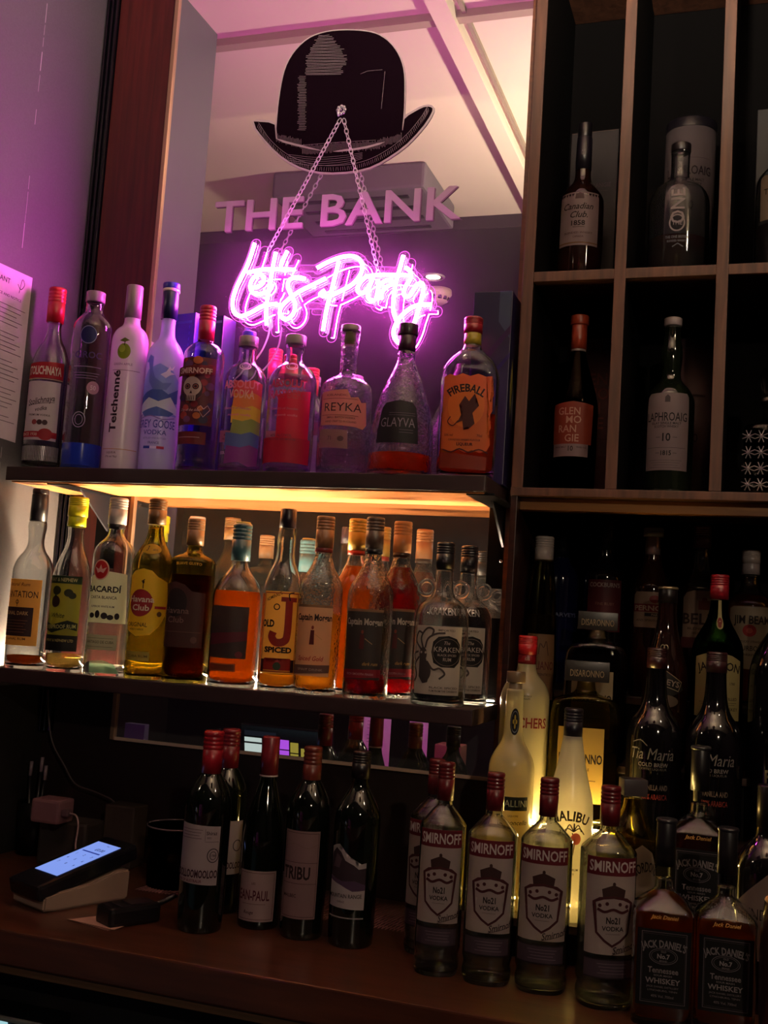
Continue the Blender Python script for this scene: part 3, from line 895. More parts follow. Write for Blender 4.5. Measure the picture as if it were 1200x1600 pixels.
bmx = bmesh.new(); lathe(bmx, [(.06, 0), (.062, -.02), (.05, -.035), (.045, -.05), (.03, -.06), (.001, -.062)], 24, None, True, False); link('casing', bmx, pr('#c8b088', .5), sd)
bmx = bmesh.new()
for k in range(12):
    a = 2*PI*k/12; s_ = bmesh.ops.create_cube(bmx, size=.014)
    for v in s_['verts']: v.co = Vector((v.co.x+.047*math.cos(a), v.co.y+.047*math.sin(a), v.co.z-.042))
link('vent_slots', bmx, pr('#20140c', .6), sd)

# unseen bowl uplighter, added over the bar to wash the ceiling
ul = thing('added_uplighter', 'added unseen metal bowl uplighter over the bar, above and in front of the cabinet', 'lamp', (-.12, .80, .98))
bmx = bmesh.new(); lathe(bmx, [(.002, -.06), (.06, -.052), (.11, -.03), (.14, 0), (.136, .0), (.106, -.026), (.058, -.047), (.002, -.055)], 32, None, False, False); link('bowl', bmx, BRASS, ul)
bmx = bmesh.new()
for k in range(3):
    a_ = 2*PI*k/3; tube(bmx, [(.137*math.cos(a_), .137*math.sin(a_), 0), (0, 0, .25), (0, 0, .519)], .0015, 6)
link('suspension', bmx, BLACKMETAL, ul)
l_ = bpy.data.lights.new('bulb', 'POINT'); l_.energy = 82; l_.color = (1, .86, .66); l_.shadow_soft_size = .03
lo = bpy.data.objects.new('bulb', l_); COL.objects.link(lo); lo.parent = ul; lo.location = (0, 0, -.005)
# unseen pendant lamps, added as fill light for the bar
def lamp(x, y, z, e, label, col=(1, .80, .58)):
    p = thing('fill_pendant', label, 'lamp', (x, y, z))
    bmx = bmesh.new(); tube(bmx, [(0, 0, .10), (0, 0, CEIL-z-.001)], .003, 6); link('cord', bmx, BLACKMETAL, p)
    bmx = bmesh.new(); lathe(bmx, [(.10, 0), (.085, .05), (.04, .095), (.01, .105)], 28, None, False, True)
    link('shade', bmx, frosted('opal_shade', 'e8d8c0', .9, .8), p)
    l_ = bpy.data.lights.new('bulb', 'POINT'); l_.energy = e; l_.color = col; l_.shadow_soft_size = .04
    lo = bpy.data.objects.new('bulb', l_); COL.objects.link(lo); lo.parent = p; lo.location = (0, 0, -.02)
LAMPS = ((.62, 1.0, 1.12, 5.0), (-2.2, .5, 1.0, 5.0), (.9, -.9, 1.0, 44.0))
for x, y, z, e in LAMPS:
    lamp(x, y, z, e, {.62: 'added unseen fill lamp over the right end of the bar', -2.2: 'added unseen fill lamp over the left end of the bar', .9: 'added unseen fill lamp out in the room behind the bar'}[x])
W = bpy.data.worlds.new('world'); SC.world = W; W.use_nodes = True
W.node_tree.nodes['Background'].inputs[0].default_value = (.02, .015, .02, 1)
W.node_tree.nodes['Background'].inputs[1].default_value = .3
vs_ = SC.view_settings; vs_.view_transform = 'Standard'; vs_.look = 'None'; vs_.gamma = 1; vs_.use_curve_mapping = False; vs_.exposure = .0
cy = SC.cycles
cy.use_denoising = True
cy.max_bounces = 20; cy.transparent_max_bounces = 48; cy.transmission_bounces = 14; cy.glossy_bounces = 8; cy.diffuse_bounces = 4
cy.sample_clamp_indirect = 6; cy.caustics_reflective = True; cy.caustics_refractive = True; cy.blur_glossy = .3
# ------------------------------------------------------------------ bottles, upper shelf
UP = 'vodka and liqueur bottles on the upper shelf'
W_, K_ = '#e8e0e0', '#141014'
def lines(x0, x1, y0, n, dy, c, w=.7):
    out = []
    for i in range(n):
        k = ((i*7) % 5)/5*.15*(x1-x0)
        out.append(('r', x0+k, x1-k, y0+i*dy, y0+i*dy+w, c))
    return out
def bt(kw, **k):
    return bottle('spirit_bottle', **dict(kw, **k))

bottle('spirit_bottle', 'clear vodka bottle with a red cap and red name band, leftmost on the upper shelf', -1.303, 1.765, .252, .361, .0372, 735, 451, 60,
 [(28, 735), (30, 729), (30, 588), (29, 570), (22, 548), (13, 532), (10.5, 515), (11, 508), (11, 500)],
 [('screw', 451, 505, 13.5, '#b01828')], 'clear', (716, 'water'),
 [[('p', [(-33, 598), (-33, 575), (33, 572), (33, 598)], '#b81a2c'), ('t', 'STOLICHNAYA', 0, 586, 13, '#f4ece0', {'w': 58, 'b': .03}), ('r', -33, 33, 599, 600, '#d8c890')],
  [('r', -30, 30, 603, 693, '#e8dce4'), ('t', 'Stolichnaya', 0, 632, 9, '#503848', {'w': 44, 'it': .35, 'rot': 12}), ('t', 'vodka', 2, 645, 6, '#503848', {'it': .35, 'rot': 12}), ('l', [(-20, 641), (22, 634)], .8, '#503848'),
   ('t', 'PREMIUM VODKA', 0, 655, 3, '#503848', {'w': 34}), ('c', -6, 666, 4, 4, '#a04850'), ('c', 2, 666, 4, 4, '#4a3038'), ('c', 10, 666, 4, 4, '#4a3038'),
   ('r', -30, 30, 680, 689, '#a81c30'), ('t', 'SINCE 1938', -14, 684.5, 4.5, '#e8d8c8', {}), ('c', 12, 684, 11, 9, '#a81c30')],
  [None]+[('r', -34+i*2.3, -33+i*2.3, 702, 724, pr('#c8c0c8', .2, .4)) for i in range(30)],
 ], shift=-.35, group=UP)

def ciroc_extra(root, kx, kz):
    pass
bottle('spirit_bottle', 'tall straight clear bottle with a round blue seal and a blue base', -1.215, 1.765, .252, .350, .0379, 736, 457, 62,
 [(29, 736), (31, 730), (31, 520), (29, 508), (20, 497), (14, 491), (13.5, 478), (14.5, 474)],
 [('stop', 457, 474, 15, '#8a7484')], 'clearb', (700, 'pale'),
 [[('r', -97, 97, 697, 734, pr('#1a2c98', .15, coat=.4))],
  [('c', -2, 531, 13, 14, '#141a60'), ('o', -2, 531, 13, 14, 1, '#9aa0d0')],
  [None, ('t', 'CIROC', 0, 562, 10, '#4a4078', {'w': 42, 'b': .0}), ('r', -22, 22, 580, 580.8, '#b0a0c0'), ('o', -5, 662, 10, 12, 1, '#b0a0c0'), ('o', -5, 662, 6, 8, .7, '#b0a0c0'), ('c', 12, 612, 9.5, 10, '#c090a8'), ('t', '50', 12, 612, 7, '#f0dce8', {})]+lines(-20, 20, 590, 3, 4, '#a090b0'),
 ], shift=-.12, group=UP)

bottle('spirit_bottle', 'frosted white bottle with a grey cap, a green apple and upright black lettering', -1.129, 1.765, .252, .359, .0350, 737, 448, 58,
 [(27, 737), (29, 732), (29, 545), (28, 530), (23, 519), (15, 513), (12.5, 508), (12, 500)],
 [('foil', 448, 499, 13.5, '#8f7a86')], 'frost', None,
 [[None, ('t', 'Teichenné', -14, 634, 11, '#2c1c28', {'rot': 90, 'w': 95, 'b': .03}), ('c', -6, 557, 10.5, 12, '#7d9c1c'), ('c', -9, 553, 5, 6, '#a8c040'), ('p', [(-14, 541), (-6, 536), (2, 540), (-6, 543)], '#5a6c20'), ('l', [(-6, 548), (-5, 542)], 1.3, '#4a3818'),
   ('t', 'GREEN APPLE', -6, 577, 3.5, '#8a7c88', {'w': 30}), ('r', -22, 22, 586, 586.7, '#6a5868'), ('t', 'LIQUEUR', -12, 712, 3, '#5c4450', {}), ('t', '17% vol 70cl', -12, 718, 3, '#5c4450', {}), ('r', -29, 29, 706, 707, pr('#b88850', .4))],
 ], shift=-.1, group=UP)

bottle('spirit_bottle', 'frosted vodka bottle with a blue cap and a blue painted bird and mountain scene', -1.050, 1.765, .252, .361, .0345, 738, 444, 58,
 [(27, 738), (29, 733), (29.5, 570), (28, 553), (21, 541), (13, 532), (11, 520), (11, 500)],
 [('foil', 452, 501, 13, '#141a48'), ('stop', 444, 453.5, 13.5, '#2a2c9c'), ('stop', 453, 458, 13.8, '#d8c8c0')], 'frostb', None,
 [[None, ('p', [(-33, 652), (-33, 605), (-20, 585), (0, 576), (20, 585), (33, 600), (33, 655)], '#8fa4d6'), ('p', [(-33, 628), (-20, 620), (0, 612), (16, 622), (33, 612), (33, 634), (10, 640), (-33, 640)], '#4a62b0'),
   ('p', [(-33, 640), (-14, 628), (2, 634), (20, 626), (33, 642), (33, 652), (0, 648), (-33, 654)], '#e8ecf6'), ('p', [(-28, 650), (0, 642), (28, 650), (20, 656), (-20, 657)], '#5670b4'), ('l', [(-30, 660), (-8, 656), (10, 661), (30, 657)], 1.5, '#8a7ca8', 3),
   ('p', [(-25, 573), (-18, 562), (-11, 566), (-11, 585), (-6, 598), (6, 606), (20, 604), (12, 616), (-8, 616), (-16, 604), (-17, 585), (-20, 574)], '#7486c4'),
   ('p', [(2, 593), (10, 588), (15, 580), (17, 588), (24, 590), (16, 593), (10, 598)], '#f0e8f0'), ('p', [(14, 578), (18, 583), (23, 577), (20, 585), (16, 585)], '#f0e8f0'),
   ('t', 'GREY GOOSE', 0, 668, 12, '#4a5090', {'w': 63, 'b': .01}), ('t', 'VODKA', 0, 681, 7, '#4a5090', {'w': 36}), ('t', 'DISTILLED AND BOTTLED', 0, 690, 2.6, '#8080a8', {'w': 36}), ('t', 'FRANCE', 0, 697, 3.6, '#5a5c90', {}),
   ('r', -16, -5, 702, 706, '#2c3c9c'), ('r', -5, 5, 702, 706, '#e8e4f0'), ('r', 5, 16, 702, 706, '#b03050')],
  [None, ('p', [(-5, 480), (0, 468), (2, 478), (6, 470), (4, 488)], '#c8d0e8')],
 ], shift=-.25, group=UP)

bottle('spirit_bottle', 'clear vodka bottle with a dark red cap and a colourful skull label', -.9685, 1.765, .252, .314, .0370, 739, 479, 63,
 [(29, 739), (31, 732), (31, 724), (29.5, 720), (31.5, 700), (32, 560), (31, 552), (25, 543), (14, 537), (11.5, 533), (12, 526)],
 [('screw', 479, 533, 13, '#9c1430')], 'clear', (690, 'water'),
 [[('r', -33, 30, 566, 670, '#5c2430')]+[('c', -22+(i*29) % 47, 570+(i*17) % 96, 4+(i % 3)*1.6, 4+(i % 3), ['#b8403c', '#3a2c50', '#c06a3c', '#6a3868', '#8a2434'][i % 5]) for i in range(30)]+
   [('c', -5, 616, 16, 19, '#3c1c28'), ('c', -5, 612, 14, 15, '#cdb4b0'), ('r', -12, 2, 624, 634, '#cdb4b0'), ('c', -11, 612, 4.6, 4.6, '#3c2030'), ('c', 1, 612, 4.6, 4.6, '#3c2030'), ('o', -11, 612, 3, 3, .8, '#c06a5c'), ('o', 1, 612, 3, 3, .8, '#c06a5c'), ('p', [(-5, 618), (-7, 623), (-3, 623)], '#3c2030')]+
   [('r', -11+i*2.6, -10+i*2.6, 626, 633, '#3c2030') for i in range(5)]+
   [('p', [(-32, 596), (-32, 582), (26, 578), (26, 592)], '#6c1420'), ('t', 'SMIRNOFF', -2, 587.5, 8.5, '#e0c0b8', {'w': 48, 'b': .03}), ('l', [(14, 646), (19, 640), (23, 646), (14, 658), (6, 646), (10, 641), (14, 646)], .9, '#d8b0b0'), ('t', 'Day of the dead', -4, 648, 4, '#c8a0a0', {'w': 28, 'it': .3})],
  [('r', -30, 22, 680, 699, '#6c1420'), ('r', -26, 12, 688, 689, '#c0909c')],
 ], shift=-.3, group=UP)

def absolut(label, X, w, R, yt, yb, seal, rb, H, txt, colr):
    top = yt
    lb = [[None]+colr+[('t', 'ABSOLUT', 0, yb-135 if not rb else yb-133, 12, '#e08898' if rb else '#c23a50', {'w': 62, 'b': .03}), ('t', txt, 2, yb-118, 13, '#e0b8a0' if rb else '#c23a50', {'w': 40 if rb else 64, 'b': .02})]
      + [('t', 'Country of Sweden', -4, yb-96, 3.8, '#c07080', {'it': .35, 'w': 44}), ('t', 'superb vodka', 0, yb-86, 3.6, '#d88090', {'it': .35, 'w': 36})],
      [('p', [(-38, yb-63), (-38, yb-45), (28, yb-40), (28, yb-58)], '#b06c84'), ('t', '40% ALC/VOL', -6, yb-55, 4.2, '#70304a', {'w': 36}), ('t', 'PRODUCED AND IMPORTED', -4, yb-49, 2.6, '#70304a', {'w': 44})],
      [None, ('t', 'COUNTRY OF SWEDEN', 0, yb-28, 4.5, '#e8c0d0', {'w': 60})],
      [None, ('o', 4, yb-163, 12, 7, 1.6, pr('#d0c0cc', .2, .3)), ('o', 4, yb-163, 7, 4.5, .8, pr('#d0c0cc', .2, .3))]]
    return bottle('spirit_bottle', label, X, 1.765, .252, H, R, yb, yt, w,
      [(w*.45, yb), (w*.5, yb-5), (w*.5, yb-135), (w*.49, yb-150), (w*.38, yb-164), (w*.24, yb-171), (14, yb-176), (13.5, yb-195), (15.5, yb-197), (15.5, yb-204)],
      seal, 'clear', (yb-150, 'water') if not rb else (yb-40, 'water'), lb, shift=-.2, group=UP)
RB = ['#d0484a', '#d88038', '#d8b838', '#8c9c50', '#5a6cb0', '#8a3c90']
rb_items = []
for i, c in enumerate(RB):
    a, b = 602+i*20, 622+i*20+(6 if i < 5 else 8)
    rb_items.append(('p', [(-12+(i % 2)*3-(8 if i > 3 else 0), a), (6, a+3), (20, a-2), (37, a+2), (37, b), (20, b+3), (4, b-3), (-12-(8 if i > 3 else 0), b)], c))
absolut('short clear vodka bottle with rainbow print and a blue disc on its grey cap', -.880, 68, .0394, 521, 741,
        [('stop', 527, 544, 15.5, '#8a7880'), ('stop', 519, 527.5, 11, pr('#5a3cff', .3))], True, .261, 'VODKA', rb_items)
absolut('short clear vodka bottle with a raspberry red print and a grey cap', -.786, 76, .0434, 525, 742,
        [('stop', 525, 540, 16.5, '#8e7e86')], False, .254, 'RASPBERRI', [('p', [(-14, 625), (40, 616), (40, 690), (-14, 690)], '#d0143c'), ('p', [(-60, 690), (46, 690), (46, 728), (-60, 728)], '#b81638')])
bottle('spirit_bottle', 'clear vodka bottle with a long neck, grey-brown plug and torn orange-brown label', -.6815, 1.765, .252, .269, .0460, 744, 511, 82,
 [(37, 744), (41, 738), (41, 640), (41, 612), (37, 602), (26, 594), (15, 590), (13, 584), (14, 540), (15, 528), (16, 518)],
 [('stop', 510, 521, 15.5, '#8a7878'), ('foil', 521, 540, 9, '#a0a060')], 'emboss', (706, 'water'),
 [[('p', [(-40, 622), (6, 618), (12, 630), (24, 628), (30, 636), (40, 634), (42, 650), (44, 668), (36, 676), (20, 674), (-40, 672)], '#c88468'), ('t', 'REYKA', 0, 645, 12.5, '#301820', {'w': 62, 'b': .0}), ('r', -36, 24, 632, 632.7, '#703c34'), ('r', -36, 26, 657, 657.7, '#703c34'),
   ('t', "SMALL BATCH VODKA", -2, 661, 3, '#5c3030', {'w': 46}), ('t', 'HAND CRAFTED IN ICELAND', -2, 667, 3, '#5c3030', {'w': 50}), ('t', 'ICELANDIC', -10, 627, 3, '#5c3030', {'w': 34})],
  [('p', [(-40, 678), (10, 680), (12, 708), (-40, 706)], '#8e6660'), ('t', '71', -18, 692, 6, '#5a3840', {}), ('c', 0, 693, 5, 4, '#5a3840')]],
 shift=-.12, group=UP)
bottle('spirit_bottle', 'conical clear liqueur bottle with a black square label and a little orange liqueur left', -.5765, 1.77, .252, .271, .0563, 746, 507, 102,
 [(48, 746), (51, 738), (51, 715), (50, 680), (45, 650), (37, 620), (27, 595), (17, 574), (13.5, 562), (15, 555), (12, 548)],
 [('foil', 524, 549, 14, '#3a1c30'), ('stop', 507, 525, 16, '#2c1424')], 'emboss', (713, 'orange'),
 [[('p', [(-37, 700), (-35, 645), (-28, 638), (0, 634), (24, 637), (31, 644), (33, 700)], '#150c18'), ('t', 'GLAYVA', -2, 669, 14, '#8a7c90', {'w': 58, 'b': -.005}), ('r', -18, 28, 654, 654.6, '#6a5c70'), ('r', -18, 28, 657.5, 658, '#6a5c70'), ('r', 2, 24, 680, 680.6, '#6a5c70'), ('r', 2, 24, 684, 684.6, '#6a5c70')]],
 shift=-.12, group=UP)
flame = [(-39, 596), (-30, 592), (-20, 595), (-10, 591), (2, 595), (14, 591), (26, 595), (36, 593), (38, 603), (33, 612), (40, 622), (34, 634), (39, 646), (32, 658), (38, 672), (32, 686), (38, 698), (33, 708), (22, 712), (10, 708), (0, 713), (-12, 707), (-22, 712), (-39, 706)]
bottle('spirit_bottle', 'broad flask bottle of whisky liqueur with a dark red cap and a fiery orange label', -.458, 1.765, .252, .278, .0486, 748, 497, 90,
 [(43, 748), (45.5, 742), (46, 620), (46, 590), (40, 572), (28, 558), (16, 548), (13, 540), (13.5, 530)],
 [('screw', 497, 522, 15, '#8c1824'), ('foil', 521, 540, 14, '#a89030')], 'clear', (650, 'amber'),
 [[('p', flame, '#d2682c'), ('c', -2, 640, 28, 34, '#e07c30'), ('p', [(-39, 712), (33, 718), (33, 738), (-39, 736)], '#8c2c14')]+
   [('t', 'FIREBALL', -2, 613, 12, '#2c1014', {'w': 60, 'b': .03, 'arch': 46}), ('t', 'CANADIAN WHISKY FLAVOUR', -2, 693, 3, '#40181a', {'w': 48}), ('t', 'LIQUEUR', -1, 699.5, 4.6, '#301014', {'w': 24, 'b': .03}), ('t', '33% vol', -26, 686, 3.4, '#40181a', {}), ('t', '70cl', 20, 686, 4, '#40181a', {}),
    ('p', [(-14, 668), (-6, 650), (-12, 640), (-4, 626), (2, 634), (10, 622), (10, 636), (17, 640), (8, 652), (12, 668), (4, 676), (2, 662), (-4, 678), (-6, 664)], '#4a1418'),
    ('l', [(-24, 658), (-28, 666), (-20, 672), (-12, 664)], 1.6, '#4a1418', 4), ('l', [(-34, 708), (-20, 712), (-8, 707), (6, 712), (20, 707), (34, 712)], 2, '#4a1810', 3)]],
 shift=-.08, sq=3, dep=.62, group=UP)

def rbox(name, label, cat, X, Y, z, w, d, h, m, rz, faces, group=None):
    r = thing(name, label, cat, (X, Y, z), rz, group)
    bmx = bmesh.new(); box(bmx, -w/2, w/2, -d/2, d/2, .0002, h, .0012); link('carton', bmx, m, r, smooth=False)
    if faces:
        bx_, ms_ = print_mesh(faces, lambda a, b: (a, -b), lambda u, v, l: Vector((u, -d/2-.0004-l*.0001, v)), step=.5)
        link('print', bx_, ms_, r, smooth=False)
    return r
BX = pr('#161238', .4)
bb = rbox('bottle_carton', 'tall dark blue striped carton behind the whisky liqueur, right end of upper shelf', 'box', -.442, 1.866, .252, .070, .070, .345, BX, 0,
  [('p', [(.012, -.345), (.033, -.345), (.033, -.26), (.012, -.29)], '#4c5878'), ('p', [(-.035, -.20), (.035, -.285), (.035, -.27), (-.035, -.185)], '#3a1c50'), ('p', [(-.035, -.15), (.035, -.235), (.035, -.225), (-.035, -.14)], '#2a1c60')])
bx_, ms_ = print_mesh([('p', [(-.02, -.18), (-.01, -.23), (0, -.18), (-.01, -.12)], '#b0a050'), ('p', [(.0, -.15), (.012, -.20), (.02, -.15), (.01, -.10)], '#c8c0c8')], lambda a, b: (a, -b), lambda u, v, l: Vector((.0354+l*.0001, u, v)), step=.5)
link('side_print', bx_, ms_, bb, smooth=False)
rbox('bottle_carton', 'bright blue carton standing behind the frosted bird bottle', 'box', -1.062, 1.868, .252, .075, .06, .325, pr('#1c22a0', .35), -.2, [('r', -.03, .03, -.31, -.305, '#5a64d8')]+[('r', .024, .026, -.30+i*.012, -.294+i*.012, '#4850d0') for i in range(24)])
rbox('bottle_carton', 'narrow navy carton beside the bright blue carton', 'box', -.998, 1.880, .252, .035, .045, .325, pr('#14143c', .35), -.1, [('r', -.014, .014, -.315, -.31, '#8a8cb8')])
# a red capped bottle in the back row between the two printed vodkas
bottle('spirit_bottle', 'short clear bottle with a bright red cap, behind between the rainbow and raspberry bottles', -.838, 1.868, .252, .245, .034, 740, 550, 56,
 [(26, 740), (28, 735), (28, 640), (26, 620), (15, 605), (11, 596), (11, 580)], [('screw', 550, 592, 12.5, '#c01428')], 'clear', None, [[('r', -26, 26, 650, 710, '#c8b8c8')]], group=UP)

# ------------------------------------------------------------------ lower shelf
LO = 'rum bottles on the lower shelf'
bottle('spirit_bottle', 'rum bottle with a long black neck cap and amber label, leftmost on the lower shelf', -1.2965, 1.765, -.127, .342, .0382, 1043, 764, 63,
 [(29, 1043), (31, 1038), (31.5, 900), (31, 888), (25, 873), (16, 862), (12, 850), (13, 835), (15, 822), (12, 810)],
 [('foil', 772, 815, 13.5, '#17131a'), ('stop', 764, 772, 13, '#201a20')], 'clear', (1026, 'amber'),
 [[('r', -37, 32, 907, 1008, '#dc9c48'), ('t', 'Natural Rum', -6, 915, 5, '#6c3818', {'it': .3, 'w': 40}), ('t', 'PLANTATION', -4, 930, 10, '#3c1c14', {'w': 62}), ('l', [(-4, 938), (-4, 949)], 1, '#3c1c14'), ('o', -4, 942, 3, 3, 1, '#3c1c14'),
   ('r', -37, 22, 950, 994, '#33161c'), ('t', 'ORIGINAL DARK', -10, 959, 5.5, '#c8a070', {'w': 50}), ('t', 'ARTISANAL RUM', -8, 998, 3.6, '#4c2410', {'w': 44})]+lines(-30, 15, 970, 5, 4.4, '#8c5c40', .6)],
 shift=-.5, group=LO)
bottle('spirit_bottle', 'rum bottle with a yellow cap and olive green label with fruit', -1.2095, 1.765, -.127, .328, .0359, 1049, 777, 60,
 [(27, 1049), (29, 1044), (30, 912), (29, 895), (23, 876), (15, 858), (12, 840), (13, 822)],
 [('screw', 777, 808, 15.5, '#d8cc18'), ('foil', 807, 823, 14.5, '#d0d020')], 'clear', (1022, 'pale'),
 [[None, ('r', -16, 16, 810, 817, '#2c6c2c'), ('t', '& NEPHEW', 0, 813.5, 3.6, '#e0e0a0', {})],
  [('r', -33, 28, 902, 1017, '#8a8428'), ('r', -33, 28, 902, 914, '#24381c'), ('t', 'WRAY & NEPHEW', -6, 908, 5.5, '#c8c088', {'w': 52}), ('c', -12, 925, 8, 7, '#2c3018'), ('c', 8, 928, 7, 6, '#2c3018'), ('c', 14, 932, 6, 5, '#2c3018'), ('c', -12, 942, 8, 9, '#3a2424'), ('p', [(-15, 935), (-12, 930), (-9, 935)], '#1c2c14'),
   ('t', 'White', -6, 963, 7, '#1c2010', {'it': .35}), ('p', [(-33, 972), (-14, 978), (10, 970), (26, 974), (26, 986), (10, 982), (-14, 990), (-33, 984)], '#1c2418'), ('t', 'OVERPROOF RUM', -4, 980, 6, '#c0b878', {'w': 54, 'rot': 3}), ('r', -33, 28, 993, 1017, '#141414'), ('t', 'J. WRAY & NEPHEW LTD', -4, 1001, 4, '#b8a868', {'w': 50})]],
 shift=-.35, group=LO)
bottle('spirit_bottle', 'clear white rum bottle with a silver cap, red round crest and pale green base', -1.122, 1.765, -.127, .329, .0390, 1054, 778, 66,
 [(31, 1054), (33, 1048), (33, 985), (33, 872), (32, 862), (26, 851), (16, 842), (12, 834), (12, 822)],
 [('screw', 778, 820, 14.5, '#b8b0ac'), ('foil', 819, 827, 13.5, '#201c20')], 'clear', (905, 'water'),
 [[('p', [(-30, 974), (-32, 905), (-14, 896), (4, 895), (33, 898), (38, 974)], paper('#e6e8c4')), ('c', -11, 893, 14, 16, '#d8b0a0'), ('c', -11, 893, 12, 14, '#b8242c'), ('p', [(-21, 889), (-14, 892), (-11, 885), (-8, 892), (-1, 889), (-6, 898), (-11, 896), (-16, 898)], '#e8c8c0'),
   ('t', 'BACARDÍ', -4, 921, 11.5, '#20181c', {'w': 56, 'b': .03}), ('t', 'CARTA BLANCA', -4, 935, 4.5, '#302428', {'w': 44}), ('t', 'SUPERIOR WHITE RUM', -4, 949, 3, '#403438', {'w': 38}), ('c', -10, 961, 4, 6, '#282024'), ('c', -20, 963, 5, 4, '#282024'), ('c', 1, 963, 5, 5, '#282024'), ('c', 10, 965, 5, 4, '#282024'), ('c', 20, 963, 4, 5, '#282024')],
  [('r', -32, 24, 992, 1015, '#a4a088'), ('t', 'SANTIAGO DE CUBA', -4, 1003, 4.2, '#4c4838', {'w': 46}), ('r', -26, 18, 997, 997.6, '#5c5848'), ('r', -26, 18, 1010, 1010.6, '#5c5848')],
  [('p', [(-34, 1050), (-34, 1040), (-16, 1032), (4, 1030), (22, 1036), (33, 1050)], frosted('green_base_glass', 'b8e8c4', .5, .7))]],
 shift=-.25, group=LO)
hv = [(-33, 903), (-24, 895), (-8, 891), (6, 894), (16, 903), (34, 911), (37, 940), (34, 962), (24, 978), (10, 992), (-12, 995), (-33, 985)]
bottle('spirit_bottle', 'gold rum bottle with a brown cap and yellow label with a red disc', -1.038, 1.765, -.127, .329, .0379, 1060, 780, 65,
 [(30, 1060), (32, 1055), (32.5, 890), (31, 876), (24, 862), (16, 848), (12.5, 835), (12, 822)],
 [('screw', 780, 820, 14.5, '#5c4020')], 'yellow', (903, 'pale'),
 [[('p', hv, '#f0cc30'), ('c', -9, 944, 20, 21, '#9c2830'), ('c', -9, 940, 16, 15, '#a82c34'), ('t', 'Havana', -8, 938, 9, '#f0e4d0', {'w': 42, 'b': .02}), ('t', 'Club', -8, 951, 9, '#f0e4d0', {'w': 28, 'b': .02}), ('l', [(-6, 922), (-6, 913), (-9, 911), (-4, 908)], 1.5, '#30201c'), ('c', -6, 912, 1.8, 2.4, '#30201c'),
   ('r', 14, 34, 948, 952, '#9c2830'), ('c', 22, 960, 4, 4, '#6c5030'), ('t', 'ORIGINAL', -12, 977, 6.5, '#30201c', {'w': 34}), ('t', 'AÑEJO 3 AÑOS', -12, 984, 3.4, '#30201c', {})],
  [('c', 0, 860, 22, 8, '#c8a428'), ('t', '3', -8, 859, 8, '#30201c', {'it': .3}), ('t', 'AÑOS', 9, 861, 3.6, '#30201c', {})],
  [('r', -32, 12, 1018, 1032, '#a89848'), ('t', 'CUBA RUM', -8, 1025, 3.6, '#5c4c20', {'w': 34})]],
 shift=-.2, group=LO)
bottle('spirit_bottle', 'square-shouldered brown rum bottle with a bronze cap and dark label', -.9555, 1.765, -.127, .295, .0391, 1066, 811, 68,
 [(32, 1066), (34, 1060), (34, 885), (33, 876), (24, 870), (14, 866), (11, 860), (11, 850)],
 [('screw', 811, 853, 13.5, '#7c5a3c')], 'yellow', (900, 'brown'),
 [[('p', [(-38, 1012), (-36, 915), (-18, 912), (-4, 916), (8, 926), (30, 928), (30, 1012)], '#4a2a28'), ('c', -16, 944, 18, 22, '#251418'), ('t', 'Havana', -14, 956, 9, '#8a6c68', {'w': 40}), ('t', 'Club', -14, 970, 9, '#8a6c68', {'w': 26}), ('r', -34, 26, 988, 989, '#70504c'), ('c', 16, 1000, 5, 5, '#6c4a48')],
  [None, ('t', 'SUAVE GUSTO', 0, 883, 4, '#d8b050', {'w': 40, 'arch': 200})]],
 shift=-.2, sq=3.2, group=LO)
bottle('spirit_bottle', 'spiced rum bottle with a teal cap, orange rum and a blank dark grey label', -.862, 1.765, -.127, .291, .0442, 1072, 817, 78,
 [(36, 1072), (38.5, 1066), (39, 940), (38, 925), (30, 908), (18, 894), (13, 882), (13, 872)],
 [('screw', 819, 877, 15, '#33545c'), ('stop', 816, 820, 12, '#c0b060')], 'clear', (925, 'amber'),
 [[('r', -40, 26, 949, 1028, '#3a3030'), ('p', [(-40, 992), (26, 986), (26, 1000), (-40, 1010)], '#5c1c30'), ('c', 14, 1022, 6, 5, '#6c2c38')], [('r', -38, 10, 1036, 1048, '#6c3c20'), ('f', -37, 9, 1037, 1047, .6, '#a87040')]],
 shift=-.15, group=LO)
bottle('spirit_bottle', 'spiced rum bottle with a bulbous neck, black cap and ornate yellow and red label', -.775, 1.765, -.127, .318, .0346, 1078, 796, 62,
 [(28, 1078), (30.5, 1073), (31, 930), (30, 915), (25, 898), (17, 882), (14, 865), (15, 845), (13.5, 832), (12.5, 822)],
 [('foil', 796, 826, 13.2, '#1c0f1c')], 'clear', (1054, 'gold'),
 [[('r', -30, 31, 926, 1051, '#e8a444'), ('f', -29, 30, 928, 1049, 1.5, '#8c2c24'), ('t', "ADMIRAL'S", -12, 934, 5, '#2c1410', {'rot': 26, 'w': 28}), ('t', 'OLD', -19, 975, 11, '#2c1410', {'w': 22, 'b': .05}),
   ('l', [(13, 938), (13, 990), (8, 1002), (-4, 1004), (-11, 996), (-9, 988)], 12, '#8a2420', 6), ('l', [(0, 938), (26, 938)], 7, '#8a2420'), ('l', [(14, 940), (12, 930), (20, 927)], 2, '#2c1410', 4), ('o', -6, 950, 5, 5, 1.6, '#2c1410'),
   ('t', 'SPICED', 0, 1015, 8.5, '#1c1010', {'w': 44, 'b': .05}), ('p', [(-28, 1034), (-20, 1028), (0, 1032), (20, 1028), (28, 1034), (28, 1046), (-28, 1046)], '#8a2420'), ('c', 0, 1040, 6, 6, '#30402c'), ('r', -28, -22, 1030, 1049, '#3c1818'), ('r', 22, 28, 1030, 1049, '#3c1818')]],
 shift=-.05, group=LO)

